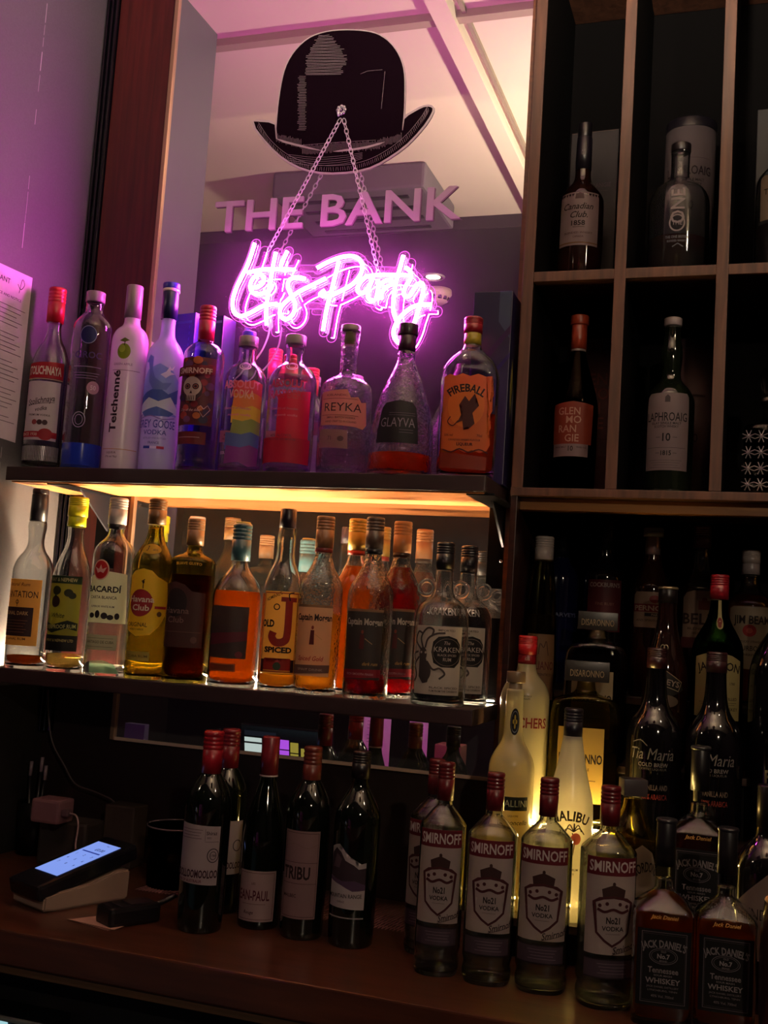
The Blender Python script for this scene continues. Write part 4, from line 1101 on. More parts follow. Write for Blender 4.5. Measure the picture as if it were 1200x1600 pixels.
def morgan(label, X, Y, H, R, yb, yt, w, capc, band, liq, lev, lab, dark, shift=-.1):
    it = []
    if lab:
        bg = '#3c3432' if dark else '#dcb088'
        it = [[('r', -w*.56, w*.36, yb-135, yb-30 if dark else yb-28, bg), ('r', -w*.56, w*.36, yb-137, yb-133, '#8c6c50'), ('t', 'Captain Morgan', -w*.08, yb-118, 10, '#c8bcb0' if dark else '#302024', {'w': w*.86, 'b': .03}),
          ('c', -w*.08, yb-102, 2, 3, '#8c4034'), ('p', [(-w*.14, yb-76), (-w*.12, yb-98), (-w*.04, yb-98), (-w*.03, yb-76)], '#5c2024'), ('l', [(-w*.02, yb-92), (w*.14, yb-84)], 1, '#c8a070'),
          ('p', [(-w*.56, yb-44), (w*.36, yb-46), (w*.36, yb-34), (-w*.56, yb-30)], '#8c1c2c' if dark else '#6c5048'), ('t', 'RICH SMOOTH FINISH' if dark else 'SPIRIT DRINK', -w*.1, yb-38, 3.4, '#c89098' if dark else '#b09888', {'w': w*.6})]
          + ([] if dark else [('t', 'Spiced Gold', -w*.1, yb-55, 7, '#a02830', {'w': w*.6, 'it': .25})]) + ([('t', 'dark rum', w*.12, yb-54, 5, '#c09858', {'it': .3})] if dark else [])]
    return bottle('spirit_bottle', label, X, Y, -.127, H, R, yb, yt, w,
     [(w*.46, yb), (w*.49, yb-5), (w*.5, yb-150), (w*.5, yb-160), (w*.46, yb-172), (w*.34, yb-188), (w*.23, yb-203), (13, yb-216), (12.5, yb-228)],
     [('screw', yt, yt+50, 14.5, capc), ('foil', yt+49, yt+57, 14.3, band)], 'emboss' if lab else 'clear', (lev, liq), it, shift=shift, group=LO)
morgan('rum bottle with a brown cap and pale parchment label, half full of gold rum', -.703, 1.765, .307, .0386, 1084, 807, 70, '#8c6040', '#702424', 'gold', 960, True, False)
morgan('full gold rum bottle with a yellow-gold cap, in the back row of the lower shelf', -.6735, 1.850, .313, .0377, 1083, 811, 66, '#b08a30', '#a83024', 'amber', 886, False, True)
morgan('rum bottle with a dark brown cap and black label over a little ruby rum', -.611, 1.765, .308, .0396, 1091, 809, 73, '#4c3a30', '#1c1414', 'red', 1052, True, True)
morgan('full ruby rum bottle with a bronze cap, in the back row of the lower shelf', -.5875, 1.850, .311, .0394, 1090, 815, 70, '#b07848', '#302018', 'red', 888, True, True, .1)

def kraken(label, X, Y, H, R, yb, yt, lev):
    d = yt-848
    oc = '#4a4040'
    sh = lambda L_: [(a, b) for a, b in L_]
    its = [('r', -43, 38, 980, 1084, '#cec2b6')]
    its += [('p', [(-10, 1004), (-2, 996), (14, 994), (28, 998), (34, 1006), (38, 1020), (34, 1034), (26, 1042), (4, 1042), (-8, 1036), (-12, 1020)], '#1a1418'), ('o', 13, 1019, 23, 21, .7, '#8c7c74'),
      ('t', 'The', 12, 1005, 5, '#b8a8a0', {'it': .3}), ('t', 'KRAKEN', 13, 1015, 7.5, '#d0c4bc', {'w': 42, 'b': .0}), ('t', 'BLACK SPICED', 13, 1023.5, 3.2, '#b8a8a0', {'w': 30}), ('t', 'RUM', 13, 1030, 5, '#b8a8a0', {}),
      ('c', -26, 1024, 7, 11, oc), ('p', [(-32, 1030), (-20, 1030), (-12, 1052), (-16, 1066), (-24, 1068), (-32, 1058)], oc), ('c', -20, 1050, 9, 14, oc), ('c', -29, 1021, 1.8, 1.8, '#cec2b6'), ('c', -21, 1021, 1.8, 1.8, '#cec2b6')]
    for L_ in ([(-26, 1014), (-30, 998), (-20, 984), (-10, 986), (-12, 996)], [(-30, 1016), (-40, 1004), (-36, 990), (-28, 992)], [(-22, 1014), (-18, 1000), (-6, 992), (8, 990)], [(-32, 1028), (-40, 1040), (-36, 1056), (-40, 1066)], [(-18, 1034), (-8, 1046), (2, 1044), (10, 1052), (2, 1060)], [(-34, 1020), (-42, 1024), (-40, 1034)]):
        its.append(('l', L_, 3, oc, 5))
    its += [('t', 'BLACK SPICED', 10, 1073, 3, '#4c4040', {'w': 44}), ('t', 'RUM FROM THE CARIBBEAN', 10, 1078, 3, '#4c4040', {'w': 44}), ('t', 'IMPORTED', 10, 986, 3, '#4c4040', {'w': 26})]
    dd = yb-1101
    def mv(it):
        k = it[0]
        return it
    return bottle('spirit_bottle', label, X, Y, -.127, H, R, 1101, 848, 88,
      [(41, 1101), (43.5, 1096), (44, 1000), (44, 972), (42, 958), (36, 946), (26, 938), (18, 932), (15, 920), (14, 888)],
      [('screw', 848, 890, 14.5, '#16141a')], 'clearb', (lev, 'dark'), [[its[0]]+its[1:], [None, ('t', 'THE KRAKEN', 0, 878, 4, '#8c8088', {'w': 24})], [None, ('t', 'KRAKEN', 2, 957, 11, pr('#b0a8a4', .15, .4), {'w': 46})]],
      shift=-.03, group=LO, handles=True)
kraken('nearly empty rum bottle with two glass neck loops and an octopus label, in front', -.484, 1.768, .270, .0462, 1101, 848, 1080)
kraken('full dark rum bottle with two glass neck loops, half hidden behind its twin', -.466, 1.862, .273, .0455, 1098, 853, 948)

# ------------------------------------------------------------------ wine bottles
WI = 'red wine bottles on the counter'
def winelabels_wool(): return [[('p', [(-41, 1372), (-40, 1283), (32, 1286), (32, 1376)], '#bcaab2'), ('t', 'Shiraz', 18, 1296, 5.5, '#30202c', {}), ('t', '2021', 14, 1303, 3, '#504050', {}), ('l', [(8, 1290), (8, 1308)], .5, '#504050'), ('r', 8, 30, 1309, 1309.6, '#504050'), ('o', 22, 1330, 9.5, 11, 1.4, '#403040'), ('o', 22, 1330, 5.5, 6.5, 1, '#403040'), ('t', '1788', 22, 1330, 3.5, '#403040', {}),
    ('t', 'WOOLLOOMOOLOO', -8, 1358, 12, '#401c2c', {'w': 78, 'b': .03}), ('t', 'WINE OF AUSTRALIA', -16, 1369, 4.5, '#702838', {'w': 46, 'b': .02})]+lines(-34, 4, 1291, 4, 4.4, '#705868', .8)]
WP = lambda w, yb, yt, n: [(w*.44, yb), (w*.49, yb-4), (w*.5, yb-155), (w*.5, yb-196), (w*.46, yb-210), (w*.33, yb-228), (w*.22, yb-240), (13, yb-250), (12.5, yb-n)]
bottle('wine_bottle', 'red wine bottle with a bright red cap and cream label, leftmost on the counter', -.7955, 1.584, -.49, .304, .0364, 1450, 1142, 73, WP(73, 1450, 1142, 262), [('screw', 1142, 1208, 16, '#8c1020')], 'wine', None, winelabels_wool(), shift=-.25, group=WI)
bottle('wine_bottle', 'red wine bottle with the same cream label, mostly hidden behind the leftmost one', -.821, 1.70, -.49, .297, .0351, 1421, 1138, 66, [(a*.9, 1421-(1450-b)*.92) for a, b in WP(73, 1450, 1142, 262)], [('screw', 1138, 1199, 14.5, '#6c0c1a')], 'wine', None,
  [[('r', -36, 30, 1278, 1360, '#bcaab2'), ('o', 20, 1316, 8, 9, 1.4, '#403040'), ('t', 'WOOLLOOMOOLOO', -6, 1346, 10, '#401c2c', {'w': 70, 'b': .03})]], shift=.1, group=WI)
bottle('wine_bottle', 'slope-shouldered red wine bottle with a maroon cap and low cream label', -.726, 1.651, -.49, .296, .0347, 1445, 1151, 68,
 [(30, 1445), (33.5, 1441), (34, 1330), (33, 1300), (27, 1268), (19, 1240), (13.5, 1222), (12.5, 1205)], [('foil', 1150, 1210, 14.5, '#6c1420'), ('foil', 1209, 1213, 14.7, '#a08c90')], 'wine', None,
 [[('r', -32, 32, 1355, 1432, '#b09498'), ('f', -29, 29, 1358, 1429, .7, '#5c3038'), ('t', 'JEAN-PAUL', -6, 1392, 15, '#5c1c30', {'w': 56, 'b': .02}), ('t', 'LES', -4, 1374, 3.4, '#5c3038', {}), ('t', 'Rouge', -10, 1418, 5, '#402028', {'it': .25}), ('r', -22, 16, 1405, 1405.6, '#5c3038')], [None, ('t', 'JP', 6, 1197, 6, '#a07070', {})]], shift=-.2, group=WI)
bottle('wine_bottle', 'red wine bottle with a brown-red cap and tall textured tan label', -.645, 1.635, -.49, .289, .0349, 1461, 1167, 70, WP(70, 1461, 1167, 262), [('screw', 1166, 1230, 14.8, '#5c2018')], 'wine', None,
 [[('r', -34, 28, 1294, 1428, '#96767a'), ('f', -31, 26, 1297, 1425, .7, '#4c3034'), ('t', 'TRIBU', -8, 1358, 19, '#30181c', {'w': 46, 'b': .03}), ('r', -32, 26, 1342, 1342.7, '#4c3034'), ('r', -32, 26, 1374, 1374.7, '#4c3034'), ('t', 'MALBEC', -16, 1393, 5, '#30181c', {}), ('l', [(-28, 1318), (-10, 1314), (8, 1320), (24, 1314)], .8, '#8c6c6c', 4)]], shift=-.2, group=WI)
mt = [(-36, 1412), (-36, 1322), (-26, 1318), (-18, 1316), (-10, 1326), (2, 1334), (12, 1340), (20, 1344), (28, 1342), (28, 1414)]
bottle('wine_bottle', 'red wine bottle with a black cap and torn-edge mountain label', -.5635, 1.636, -.49, .290, .0363, 1474, 1174, 74, WP(74, 1474, 1174, 262), [('screw', 1173, 1216, 14.8, '#140c10')], 'wine', None,
 [[('p', mt, '#c0b4ba'), ('p', [(-36, 1366), (-34, 1332), (-24, 1322), (-14, 1328), (-6, 1340), (8, 1346), (16, 1352), (28, 1350), (28, 1376), (10, 1370), (-10, 1372)], '#3c2c38'), ('p', [(-36, 1366), (-10, 1372), (10, 1370), (28, 1376), (28, 1384), (8, 1386), (-12, 1378), (-36, 1372)], '#584060'),
   ('p', [(-30, 1352), (-22, 1330), (-12, 1338), (-16, 1352)], '#5c4854'), ('t', 'MOUNTAIN RANGE', -6, 1394, 6, '#201820', {'w': 58, 'rot': 2}), ('t', 'SHIRAZ', -10, 1403, 3, '#6c5c64', {})], [('r', -36, 28, 1426, 1428, '#a098a0')]], shift=-.25, group=WI)

# ------------------------------------------------------------------ square labelled vodkas, front right
SM = 'clear vodka bottles with crowned crest labels on the counter'
def smir(label, X, Y, H, R, w, yb, yt, shift):
    s = (yb-yt)/327.; k = w/80.
    y = lambda v: yb-(1543-v)*s
    x = lambda v: v*k
    c1, c2 = '#6a1626', '#b0a0a0'
    its = [('r', x(-42), x(38), y(1318), y(1461), c2), ('p', [(x(-42), y(1318)), (x(38), y(1318)), (x(38), y(1345)), (x(-42), y(1345))], c1), ('t', 'SMIRNOFF', x(-1), y(1331), 16*s, '#d8cccc', {'w': x(72), 'b': .02}),
      ('p', [(x(-15), y(1379)), (x(-17), y(1365)), (x(-8), y(1361)), (x(0), y(1358)), (x(8), y(1361)), (x(17), y(1365)), (x(15), y(1379))], '#3c2020'), ('c', x(0), y(1357), 2.4*s, 3*s, '#3c2020'),
      ('p', [(x(-30), y(1384)), (x(-20), y(1377)), (x(0), y(1374)), (x(20), y(1377)), (x(30), y(1384)), (x(27), y(1393)), (x(24), y(1430)), (x(12), y(1442)), (x(0), y(1450)), (x(-12), y(1442)), (x(-24), y(1430)), (x(-27), y(1393))], '#4c1a22'),
      ('p', [(x(-25), y(1385)), (x(-14), y(1380)), (x(0), y(1378)), (x(14), y(1380)), (x(25), y(1385)), (x(23), y(1395)), (x(21), y(1428)), (x(10), y(1439)), (x(0), y(1446)), (x(-10), y(1439)), (x(-21), y(1428)), (x(-23), y(1395))], c2)]
    its += [('c', x(a), y(b), 2.6*s, 2.8*s, '#4c1a22') for a, b in ((-19, 1389), (-9, 1386), (9, 1386), (19, 1389))]
    its += [('l', [(x(-22), y(1394)), (x(-12), y(1398)), (x(0), y(1394)), (x(12), y(1398)), (x(22), y(1394))], 4*s, '#4c1a22', 4),
      ('t', 'No21', x(0), y(1410), 9.5*s, '#201418', {'w': x(19), 'b': .03}), ('t', 'VODKA', x(0), y(1422), 6.5*s, '#201418', {'w': x(30), 'b': .02}), ('l', [(x(-10), y(1430)), (x(10), y(1430))], .6, '#6c5c60'),
      ('t', 'Smirnoff', x(20), y(1449), 10*s, '#30202a', {'w': x(42), 'it': .45, 'rot': 14}), ('l', [(x(0), y(1460)), (x(34), y(1450))], .8, '#30202a')]
    low = [('r', x(-41), x(36), y(1467), y(1496), pr('#4a3c48', .4, .5)), ('r', x(-41), x(36), y(1467), y(1469), '#1c1018'), ('r', x(-41), x(36), y(1494), y(1496), '#1c1018')]+lines(x(-20), x(24), y(1474), 4, 4.5*s, '#8c7c88', .6)
    return bottle('spirit_bottle', label, X, Y, -.49, H, R, yb, yt, w,
      [(x(36), yb), (x(39), y(1537)), (x(40), y(1525)), (x(37), y(1515)), (x(40), y(1505)), (x(40), y(1500)), (x(40), y(1318)), (x(40), y(1314)), (x(37), y(1309)), (x(20), y(1290)), (x(16), y(1286)), (x(13), y(1283)), (x(13), y(1268))],
      [('screw', yt, y(1276), 14.6*k, '#5a1018')], 'clear', (y(1304), 'water'), [its, low], shift=shift, sq=2.5, group=SM)
smir('clear vodka bottle with a crest label mostly hidden behind the leftmost of the row', -.448, 1.66, .288, .0341, 70, 1486, 1186, -.45)
smir('leftmost front clear vodka bottle with red cap and crowned crest label', -.410, 1.576, .295, .0331, 72, 1516, 1190, -.05)
smir('second front clear vodka bottle of the crest row, lit yellow from behind', -.3355, 1.574, .288, .0353, 78, 1530, 1207, -.02)
smir('third front clear vodka bottle of the crest row, before the coconut liqueur', -.259, 1.579, .288, .0366, 82, 1543, 1215, -.05)
smir('rightmost clear crest vodka bottle, beside the black labelled whiskey', -.171, 1.562, .288, .0373, 86, 1566, 1228, .25)
# ------------------------------------------------------------------ black labelled whiskeys
JG = 'square whiskey bottles with black labels'
def jack(label, X, Y, z, H, R, liq, lev, shift, full=False):
    its = [('r', -40, 41, 1442, 1558, '#0d0b0e'), ('f', -33, 34, 1446, 1553, .9, '#6c646c'), ('f', -31, 32, 1449, 1550, .5, '#4c464c'),
      ('t', "JACK DANIEL'S", 0, 1463, 11.5, '#8c8488', {'w': 68, 'b': .03, 'arch': 105}), ('o', 0, 1482, 21, 12.5, 1, '#746c74'), ('o', 0, 1482, 18, 10, .6, '#746c74'), ('t', 'OLD', 0, 1475, 3, '#8c8488', {}), ('t', 'No.7', 0, 1482, 7, '#a49ca0', {'b': .03}), ('t', 'BRAND', 0, 1489, 2.6, '#8c8488', {}),
      ('t', 'Tennessee', 0, 1503, 8.5, '#8c8488', {'w': 44, 'b': .02}), ('t', 'SOUR MASH', 0, 1511, 2.8, '#8c8488', {'w': 26}), ('t', 'WHISKEY', 0, 1519, 8, '#9c9498', {'w': 50, 'b': .02}), ('t', 'JACK DANIEL DISTILLERY', 0, 1528, 2.8, '#7c7478', {'w': 46}), ('t', 'LYNCHBURG, TENN', 0, 1533.5, 2.8, '#7c7478', {'w': 42}), ('t', '40% Vol. 700ml', 0, 1542, 4, '#7c7478', {'w': 32})]
    return bottle('whiskey_bottle', label, X, Y, z, H, R, 1590, 1281, 94,
      [(44, 1590), (46.5, 1585), (47, 1440), (47, 1426), (47, 1422), (44, 1415), (25, 1397), (20, 1393), (15, 1388), (14.5, 1380), (14, 1372)],
      [('foil', 1281, 1352, 15.5, '#0f0e12'), ('stop', 1278, 1284, 16.5, '#1c1a20')], 'clear', (lev, liq),
      [its, [None, ('t', 'No.7', 0, 1338, 7, '#9c949c', {'b': .02}), ('t', 'OLD', 0, 1331, 2.8, '#8c848c', {}), ('t', 'BRAND', 0, 1345, 2.6, '#8c848c', {})], [None, ('t', 'Jack Daniel', 0, 1423, 6, pr('#c89048', .3), {'it': .3, 'w': 42})]],
      shift=shift, sq=7, dep=1, group=JG)
jack('square whiskey bottle with a black label, amber glowing shoulders, at the front right', -.0935, 1.538, -.49, .254, .0395, 'amber', 1392, .05)
jack('square whiskey bottle with a black label and empty shoulders, front right corner', -.015, 1.555, -.49, .249, .0392, 'amber', 1440, .05)
jack('square whiskey bottle with a black label standing on the step behind the other two', -.060, 1.745, -.43, .275, .0425, 'brown', 1405, .0)

# ------------------------------------------------------------------ cluster on the steps
SB = 'spirit bottles on the cabinet steps'
bottle('spirit_bottle', 'white coconut liqueur bottle with a black cap and palm tree print, glowing yellow', -.253, 1.740, -.43, .318, .0369, 1433, 1106, 75,
 [(34, 1433), (37, 1428), (37.5, 1275), (36, 1250), (29, 1225), (22, 1195), (17, 1165), (15, 1150)], [('screw', 1106, 1155, 15, '#15111c')], 'malibu', None,
 [[None, ('t', 'MALIBU', -2, 1270, 15, '#2c2018', {'w': 66, 'b': .03, 'arch': 60}), ('l', [(4, 1330), (6, 1310), (2, 1296)], 1.6, '#4c2c20', 4), ('c', 8, 1305, 8, 9, '#d07060')]+[('l', [(4, 1294), (4+16*math.cos(a)*.6, 1294-10*math.sin(a)-3), (4+18*math.cos(a), 1296-8*math.sin(a)+4)], 1.8, '#3c2c24', 4) for a in (.2, .8, 1.5, 2.3, 3.0)]+
   [('t', 'CARIBBEAN RUM', -4, 1352, 3.4, '#4c3c28', {'w': 34}), ('t', 'COCONUT', -4, 1359, 3.4, '#4c3c28', {})]],
 shift=.1, group=SB)
bottle('spirit_bottle', 'frosted white schnapps bottle with a red cap, behind the flower sealed bottle', -.351, 1.843, -.31, .305, .0415, 1270, 994, 78,
 [(36, 1270), (38.5, 1265), (39, 1100), (38, 1080), (32, 1066), (20, 1054), (15, 1046), (14, 1030)], [('screw', 993, 1022, 15, '#b01c24'), ('foil', 1021, 1036, 14.6, '#7c141c')], 'frosty', (1160, 'lemon'),
 [[None, ('t', 'ARCHERS', 0, 1028, 4.6, '#d8c8c0', {'w': 22})], [None, ('t', 'ARCHERS', 4, 1122, 15, '#7c1c20', {'w': 72, 'b': .02}), ('t', 'ARCHERS PEACH', 0, 1083, 2.8, '#5c5c50', {'w': 20}), ('t', 'SCHNAPPS', 0, 1087, 2.8, '#5c5c50', {'w': 16})]], shift=.0, group=SB)
def flower(y): return [('o', 0, y, 15, 17, 1, '#8088a0')]+[('c', a*5.5, y+b*6.5, 3.6 if a else 3, 4.5 if b else 3.6, '#b09838') for a, b in ((1, 0), (-1, 0), (0, 1), (0, -1))]
bottle('spirit_bottle', 'limoncello bottle with a wooden plug and dark neck seal bearing a golden flower', -.350, 1.752, -.43, .368, .0367, 1415, 1048, 72,
 [(33, 1415), (35.5, 1410), (36, 1210), (35, 1190), (26, 1172), (17, 1158), (14, 1140), (13.5, 1076)], [('stop', 1048, 1066, 15, '#6c5844'), ('foil', 1065, 1086, 11, '#8c7860')], 'frosty', (1215, 'lemon'),
 [[('c', 0, 1127, 19, 21, '#16161c')]+flower(1127), [('r', -20, 26, 1241, 1262, '#141c18'), ('t', 'PALLINI', 3, 1251, 10, '#c8c8a0', {'w': 42, 'b': .0})], [None, ('t', 'Limoncello', 4, 1280, 7, '#30301c', {'it': .35, 'w': 44}), ('t', 'LIQUORE', 2, 1270, 3, '#40402c', {})]], shift=.12, group=SB)
bottle('spirit_bottle', 'bottle with a grey square stopper and arched white label, behind the rightmost crest vodka', -.150, 1.655, -.49, .290, .0385, 1470, 1215, 84,
 [(38, 1470), (41, 1465), (42, 1330), (41, 1300), (38, 1285), (28, 1270), (16, 1255), (13, 1240)], [('rect', 1215, 1236, 19, '#3c3638', 16)], 'yellow', None,
 [[('p', [(-30, 1440), (-32, 1330), (-14, 1302), (6, 1292), (26, 1302), (38, 1325), (38, 1440)], '#8c7c70'), ('t', 'GORDONS', 14, 1318, 12, '#201818', {'w': 50, 'arch': 34, 'b': .02}), ('r', 20, 36, 1360, 1420, '#6c5c30')]], shift=.3, group=SB)
def disar(label, X, Y, z, H, R, gl, liq, lev, lc):
    return bottle('liqueur_bottle', label, X, Y, z, H, R, 1300, 1050, 120,
     [(56, 1300), (60, 1294), (60, 1150), (58, 1120), (50, 1108), (28, 1102), (17, 1096), (15, 1082)], [('rect', 1050, 1081, 38, '#26221f', 16), ('foil', 1080, 1098, 15.5, pr('#8c7450', .35, .6))], gl, (lev, liq) if liq else None,
     [[('r', -45, 32, 1150, 1262, lc), ('t', 'DISARONNO', -6, 1196, 14, '#241810', {'w': 72, 'b': .03}), ('t', 'ORIGINALE', -6, 1212, 4, '#4c3420', {'w': 30}), ('r', -30, 20, 1228, 1229, '#4c3420')]], shift=.05, sq=5, dep=.6, group=SB)
d1 = disar('wide square liqueur bottle, clear and yellow lit, with a black rectangular stopper', -.2525, 1.862, -.31, .270, .058, 'yellow', 'yell', 1190, '#b8984c')
d2 = disar('wide square amaretto bottle of dark red-brown liqueur with a rectangular stopper', -.2485, 1.940, -.21, .255, .0545, 'clear', 'dark', 1112, '#b09c78')
for d_, (hx, hy, hz) in ((d1, (.0368, .0155, .2500)), (d2, (.0346, .0147, .2365))):
    bx_, ms_ = print_mesh([('t', 'DISARONNO', 0, 0, .011, '#b09a78', {'w': .056, 'b': .01})], lambda a, b: (a, -b), lambda u, v, l: Vector((u, -hy-.0008, v+hz)), step=.5)
    link('stopper_lettering', bx_, ms_, d_, smooth=False)
def tia(label, X, H):
    bottle('liqueur_bottle', label, X, 1.85, -.31, H, .0445, 1320, 1030, 90,
     [(42, 1320), (44.5, 1315), (45, 1190), (44, 1160), (36, 1140), (24, 1125), (18, 1105), (16, 1070), (15.5, 1052)], [('screw', 1030, 1062, 16.5, '#2c0c14'), ('foil', 1061, 1080, 16, '#4c101c')], 'black', None,
     [[None, ('t', 'Tia Maria', 0, 1192, 17, '#8c8480', {'w': 72, 'it': .25, 'b': .0}), ('l', [(-34, 1176), (-20, 1172), (-8, 1180)], 1.2, '#8c8480', 4), ('t', 'COLD BREW', 2, 1208, 6, '#8c8480', {'w': 48, 'b': .02}), ('t', 'COFFEE LIQUEUR', 2, 1214.5, 3.4, '#6c6460', {'w': 44}),
       ('t', 'VANILLA AND', 6, 1242, 8, '#7c6c60', {'w': 40, 'b': .02}), ('t', '100% ARABICA', 6, 1256, 8, '#8c3028', {'w': 40, 'b': .02})]], shift=-.05, group=SB)
tia('black coffee liqueur bottle with script lettering, left of the pair', -.1375, .300)
tia('black coffee liqueur bottle with script lettering, right of the pair, behind the whiskey', -.044, .300)
bottle('liqueur_bottle', 'dark cream liqueur bottle with a gold-rimmed cap and diamond label, behind the coffee liqueurs', -.130, 1.935, -.21, .305, .038, 1215, 930, 70,
 [(32, 1215), (35, 1210), (35, 1080), (33, 1055), (24, 1025), (17, 1000), (14.5, 975), (14, 955)], [('foil', 932, 956, 15, '#140c10'), ('stop', 930, 934, 16, pr('#b0a080', .3, .7))], 'brownblk', None,
 [[('p', [(-30, 1098), (-26, 1072), (0, 1062), (26, 1078), (32, 1092), (4, 1106)], '#14100e'), ('l', [(-30, 1098), (-26, 1072), (0, 1062), (28, 1080), (22, 1094), (4, 1088), (-30, 1098)], 1.2, '#b0a080'), ('t', 'BAILEYS', 0, 1079, 9, '#a08c80', {'w': 48, 'rot': -12, 'b': .02}), ('c', 0, 1110, 22, 10, '#6c5c4c')],
  [None, ('o', 0, 1027, 5, 5, 1.4, '#b0a080'), ('o', -7, 1027, 5, 5, 1.4, '#b0a080')]], shift=0, group=SB)
bottle('whiskey_bottle', 'green whiskey bottle with a red cap and cream label', -.0455, 1.935, -.21, .330, .0425, 1215, 898, 80,
 [(37, 1215), (39.5, 1210), (40, 1030), (38, 1010), (29, 992), (19, 975), (14, 955), (13, 940)], [('screw', 898, 938, 14.5, '#8c1424')], 'green', (1002, 'dark'),
 [[('p', [(-40, 1125), (-40, 1032), (-20, 1026), (0, 1024), (20, 1028), (38, 1036), (38, 1130)], '#a89a68'), ('t', 'JAMESON', 0, 1044, 13, '#241c18', {'w': 72, 'b': .02, 'arch': 120}), ('t', '1780', 22, 1072, 4, '#3c3020', {}), ('t', 'TRIPLE DISTILLED', 6, 1096, 4.4, '#3c3020', {'w': 50}), ('t', 'IRISH WHISKEY', 8, 1112, 5, '#3c3020', {'w': 50})]+lines(-30, 30, 1102, 2, 3, '#5c5040'), 
  [('r', -6, 8, 940, 978, '#a89a68'), ('c', 1, 976, 10, 11, '#a89a68'), ('c', 1, 976, 8, 8.5, '#7c2420'), ('t', 'JJS', 1, 976, 5, '#d0b890', {})]], shift=.08, group=SB)
bottle('liqueur_bottle', 'very tall slim conical liqueur bottle with a white cap and tan label', -.351, 1.955, -.21, .386, .0300, 1190, 847, 53,
 [(24, 1190), (26, 1186), (26.5, 1060), (24, 980), (20, 920), (15.5, 890), (14.5, 880)], [('screw', 847, 887, 15, '#a89c98')], 'yellow', (972, 'yell'),
 [[('r', -26, 26, 1003, 1105, '#7c5a3c'), ('t', 'GALLIANO', -3, 1052, 13, '#5c1c14', {'w': 52, 'b': .01}), ('l', [(-4, 1035), (-2, 1018), (4, 1024), (8, 1014), (12, 1036)], 1.4, '#4c2c18', 4), ('t', "L'AUTENTICO", 2, 1066, 4, '#3c2014', {'w': 34})]], shift=.1, group=SB)
bottle('liqueur_bottle', 'large black bottle with pale capital letters, cut off by the right edge of the picture', .052, 1.90, -.31, .360, .048, 1290, 990, 90,
 [(42, 1290), (44.5, 1285), (45, 1080), (42, 1050), (30, 1025), (18, 1010), (15, 1000)], [('foil', 960, 1002, 15, '#101010')], 'black', None,
 [[None, ('t', 'PASSOA', 14, 1198, 17, '#8c8060', {'w': 70, 'b': .03}), ('t', 'PASSOA', 14, 1090, 14, '#8c8060', {'w': 64, 'b': .03})]], shift=.1, group=SB)
bottle('wine_bottle', 'dark port bottle with a red label, back row behind the amaretto', -.253, 2.05, -.10, .317, .0377, 1125, 815, 64,
 [(29, 1125), (31.5, 1121), (32, 925), (31, 912), (24, 900), (14, 890), (12, 870), (12, 830)], [('foil', 815, 868, 13, '#0c0a0c')], 'black', None,
 [[('r', -28, 30, 923, 1015, '#58141f'), ('t', "COCKBURN'S", 1, 932, 8, '#b09a98', {'w': 50, 'b': .02}), ('t', 'FINE RUBY', 2, 966, 5, '#8c5c50', {'w': 30})]], shift=.0, group=SB)
bottle('spirit_bottle', 'dark aniseed spirit bottle with a silver foil neck and cream and red label', -.1675, 2.05, -.10, .308, .0360, 1132, 825, 60,
 [(27, 1132), (29.5, 1128), (30, 945), (28, 930), (20, 910), (14, 890), (13, 875)], [('foil', 838, 880, 11.5, pr('#a89090', .3, .8)), ('screw', 825, 842, 15, '#686468')], 'brownblk', None,
 [[('p', [(-26, 1008), (-28, 1000), (-28, 950), (-24, 944), (28, 944), (30, 950), (30, 1002), (26, 1008)], '#8c7468'), ('c', 6, 957, 8, 7, '#7c2428'), ('r', -28, 30, 966, 980, '#6c1824'), ('t', 'PERNOD', 1, 973, 9, '#a89488', {'w': 52, 'b': .03}), ('r', -8, 30, 982, 988, '#24202c'), ('t', 'PARIS', 8, 985, 4, '#a89488', {}), ('t', 'ANIS SPIRITUEUX', 0, 995, 4, '#4c3830', {'w': 42})]], shift=-.02, group=SB)
bottle('whiskey_bottle', 'whisky bottle with a dark red cap and big cream label, back row centre', -.081, 2.05, -.10, .314, .0378, 1139, 822, 66,
 [(30, 1139), (32.5, 1135), (33, 945), (31, 933), (22, 922), (16, 905), (13, 885), (12, 865)], [('screw', 822, 862, 14, '#4c1c1c')], 'clear', (936, 'brown'),
 [[('p', [(-30, 1026), (-30, 955), (-24, 946), (-12, 942), (34, 942), (34, 1026)], '#8c7464'), ('r', -4, 14, 960, 976, '#6c2c28'), ('c', 5, 958, 4, 4, '#6c2c28'), ('t', "BELL'S", 4, 992, 20, '#34201c', {'w': 66, 'b': .02}), ('t', 'BLENDED', -2, 1010, 4, '#4c3830', {'w': 36}), ('t', '1851', -8, 1018, 4, '#4c3830', {}), ('r', -32, 34, 1026, 1045, '#58181c')]], shift=.05, group=SB)
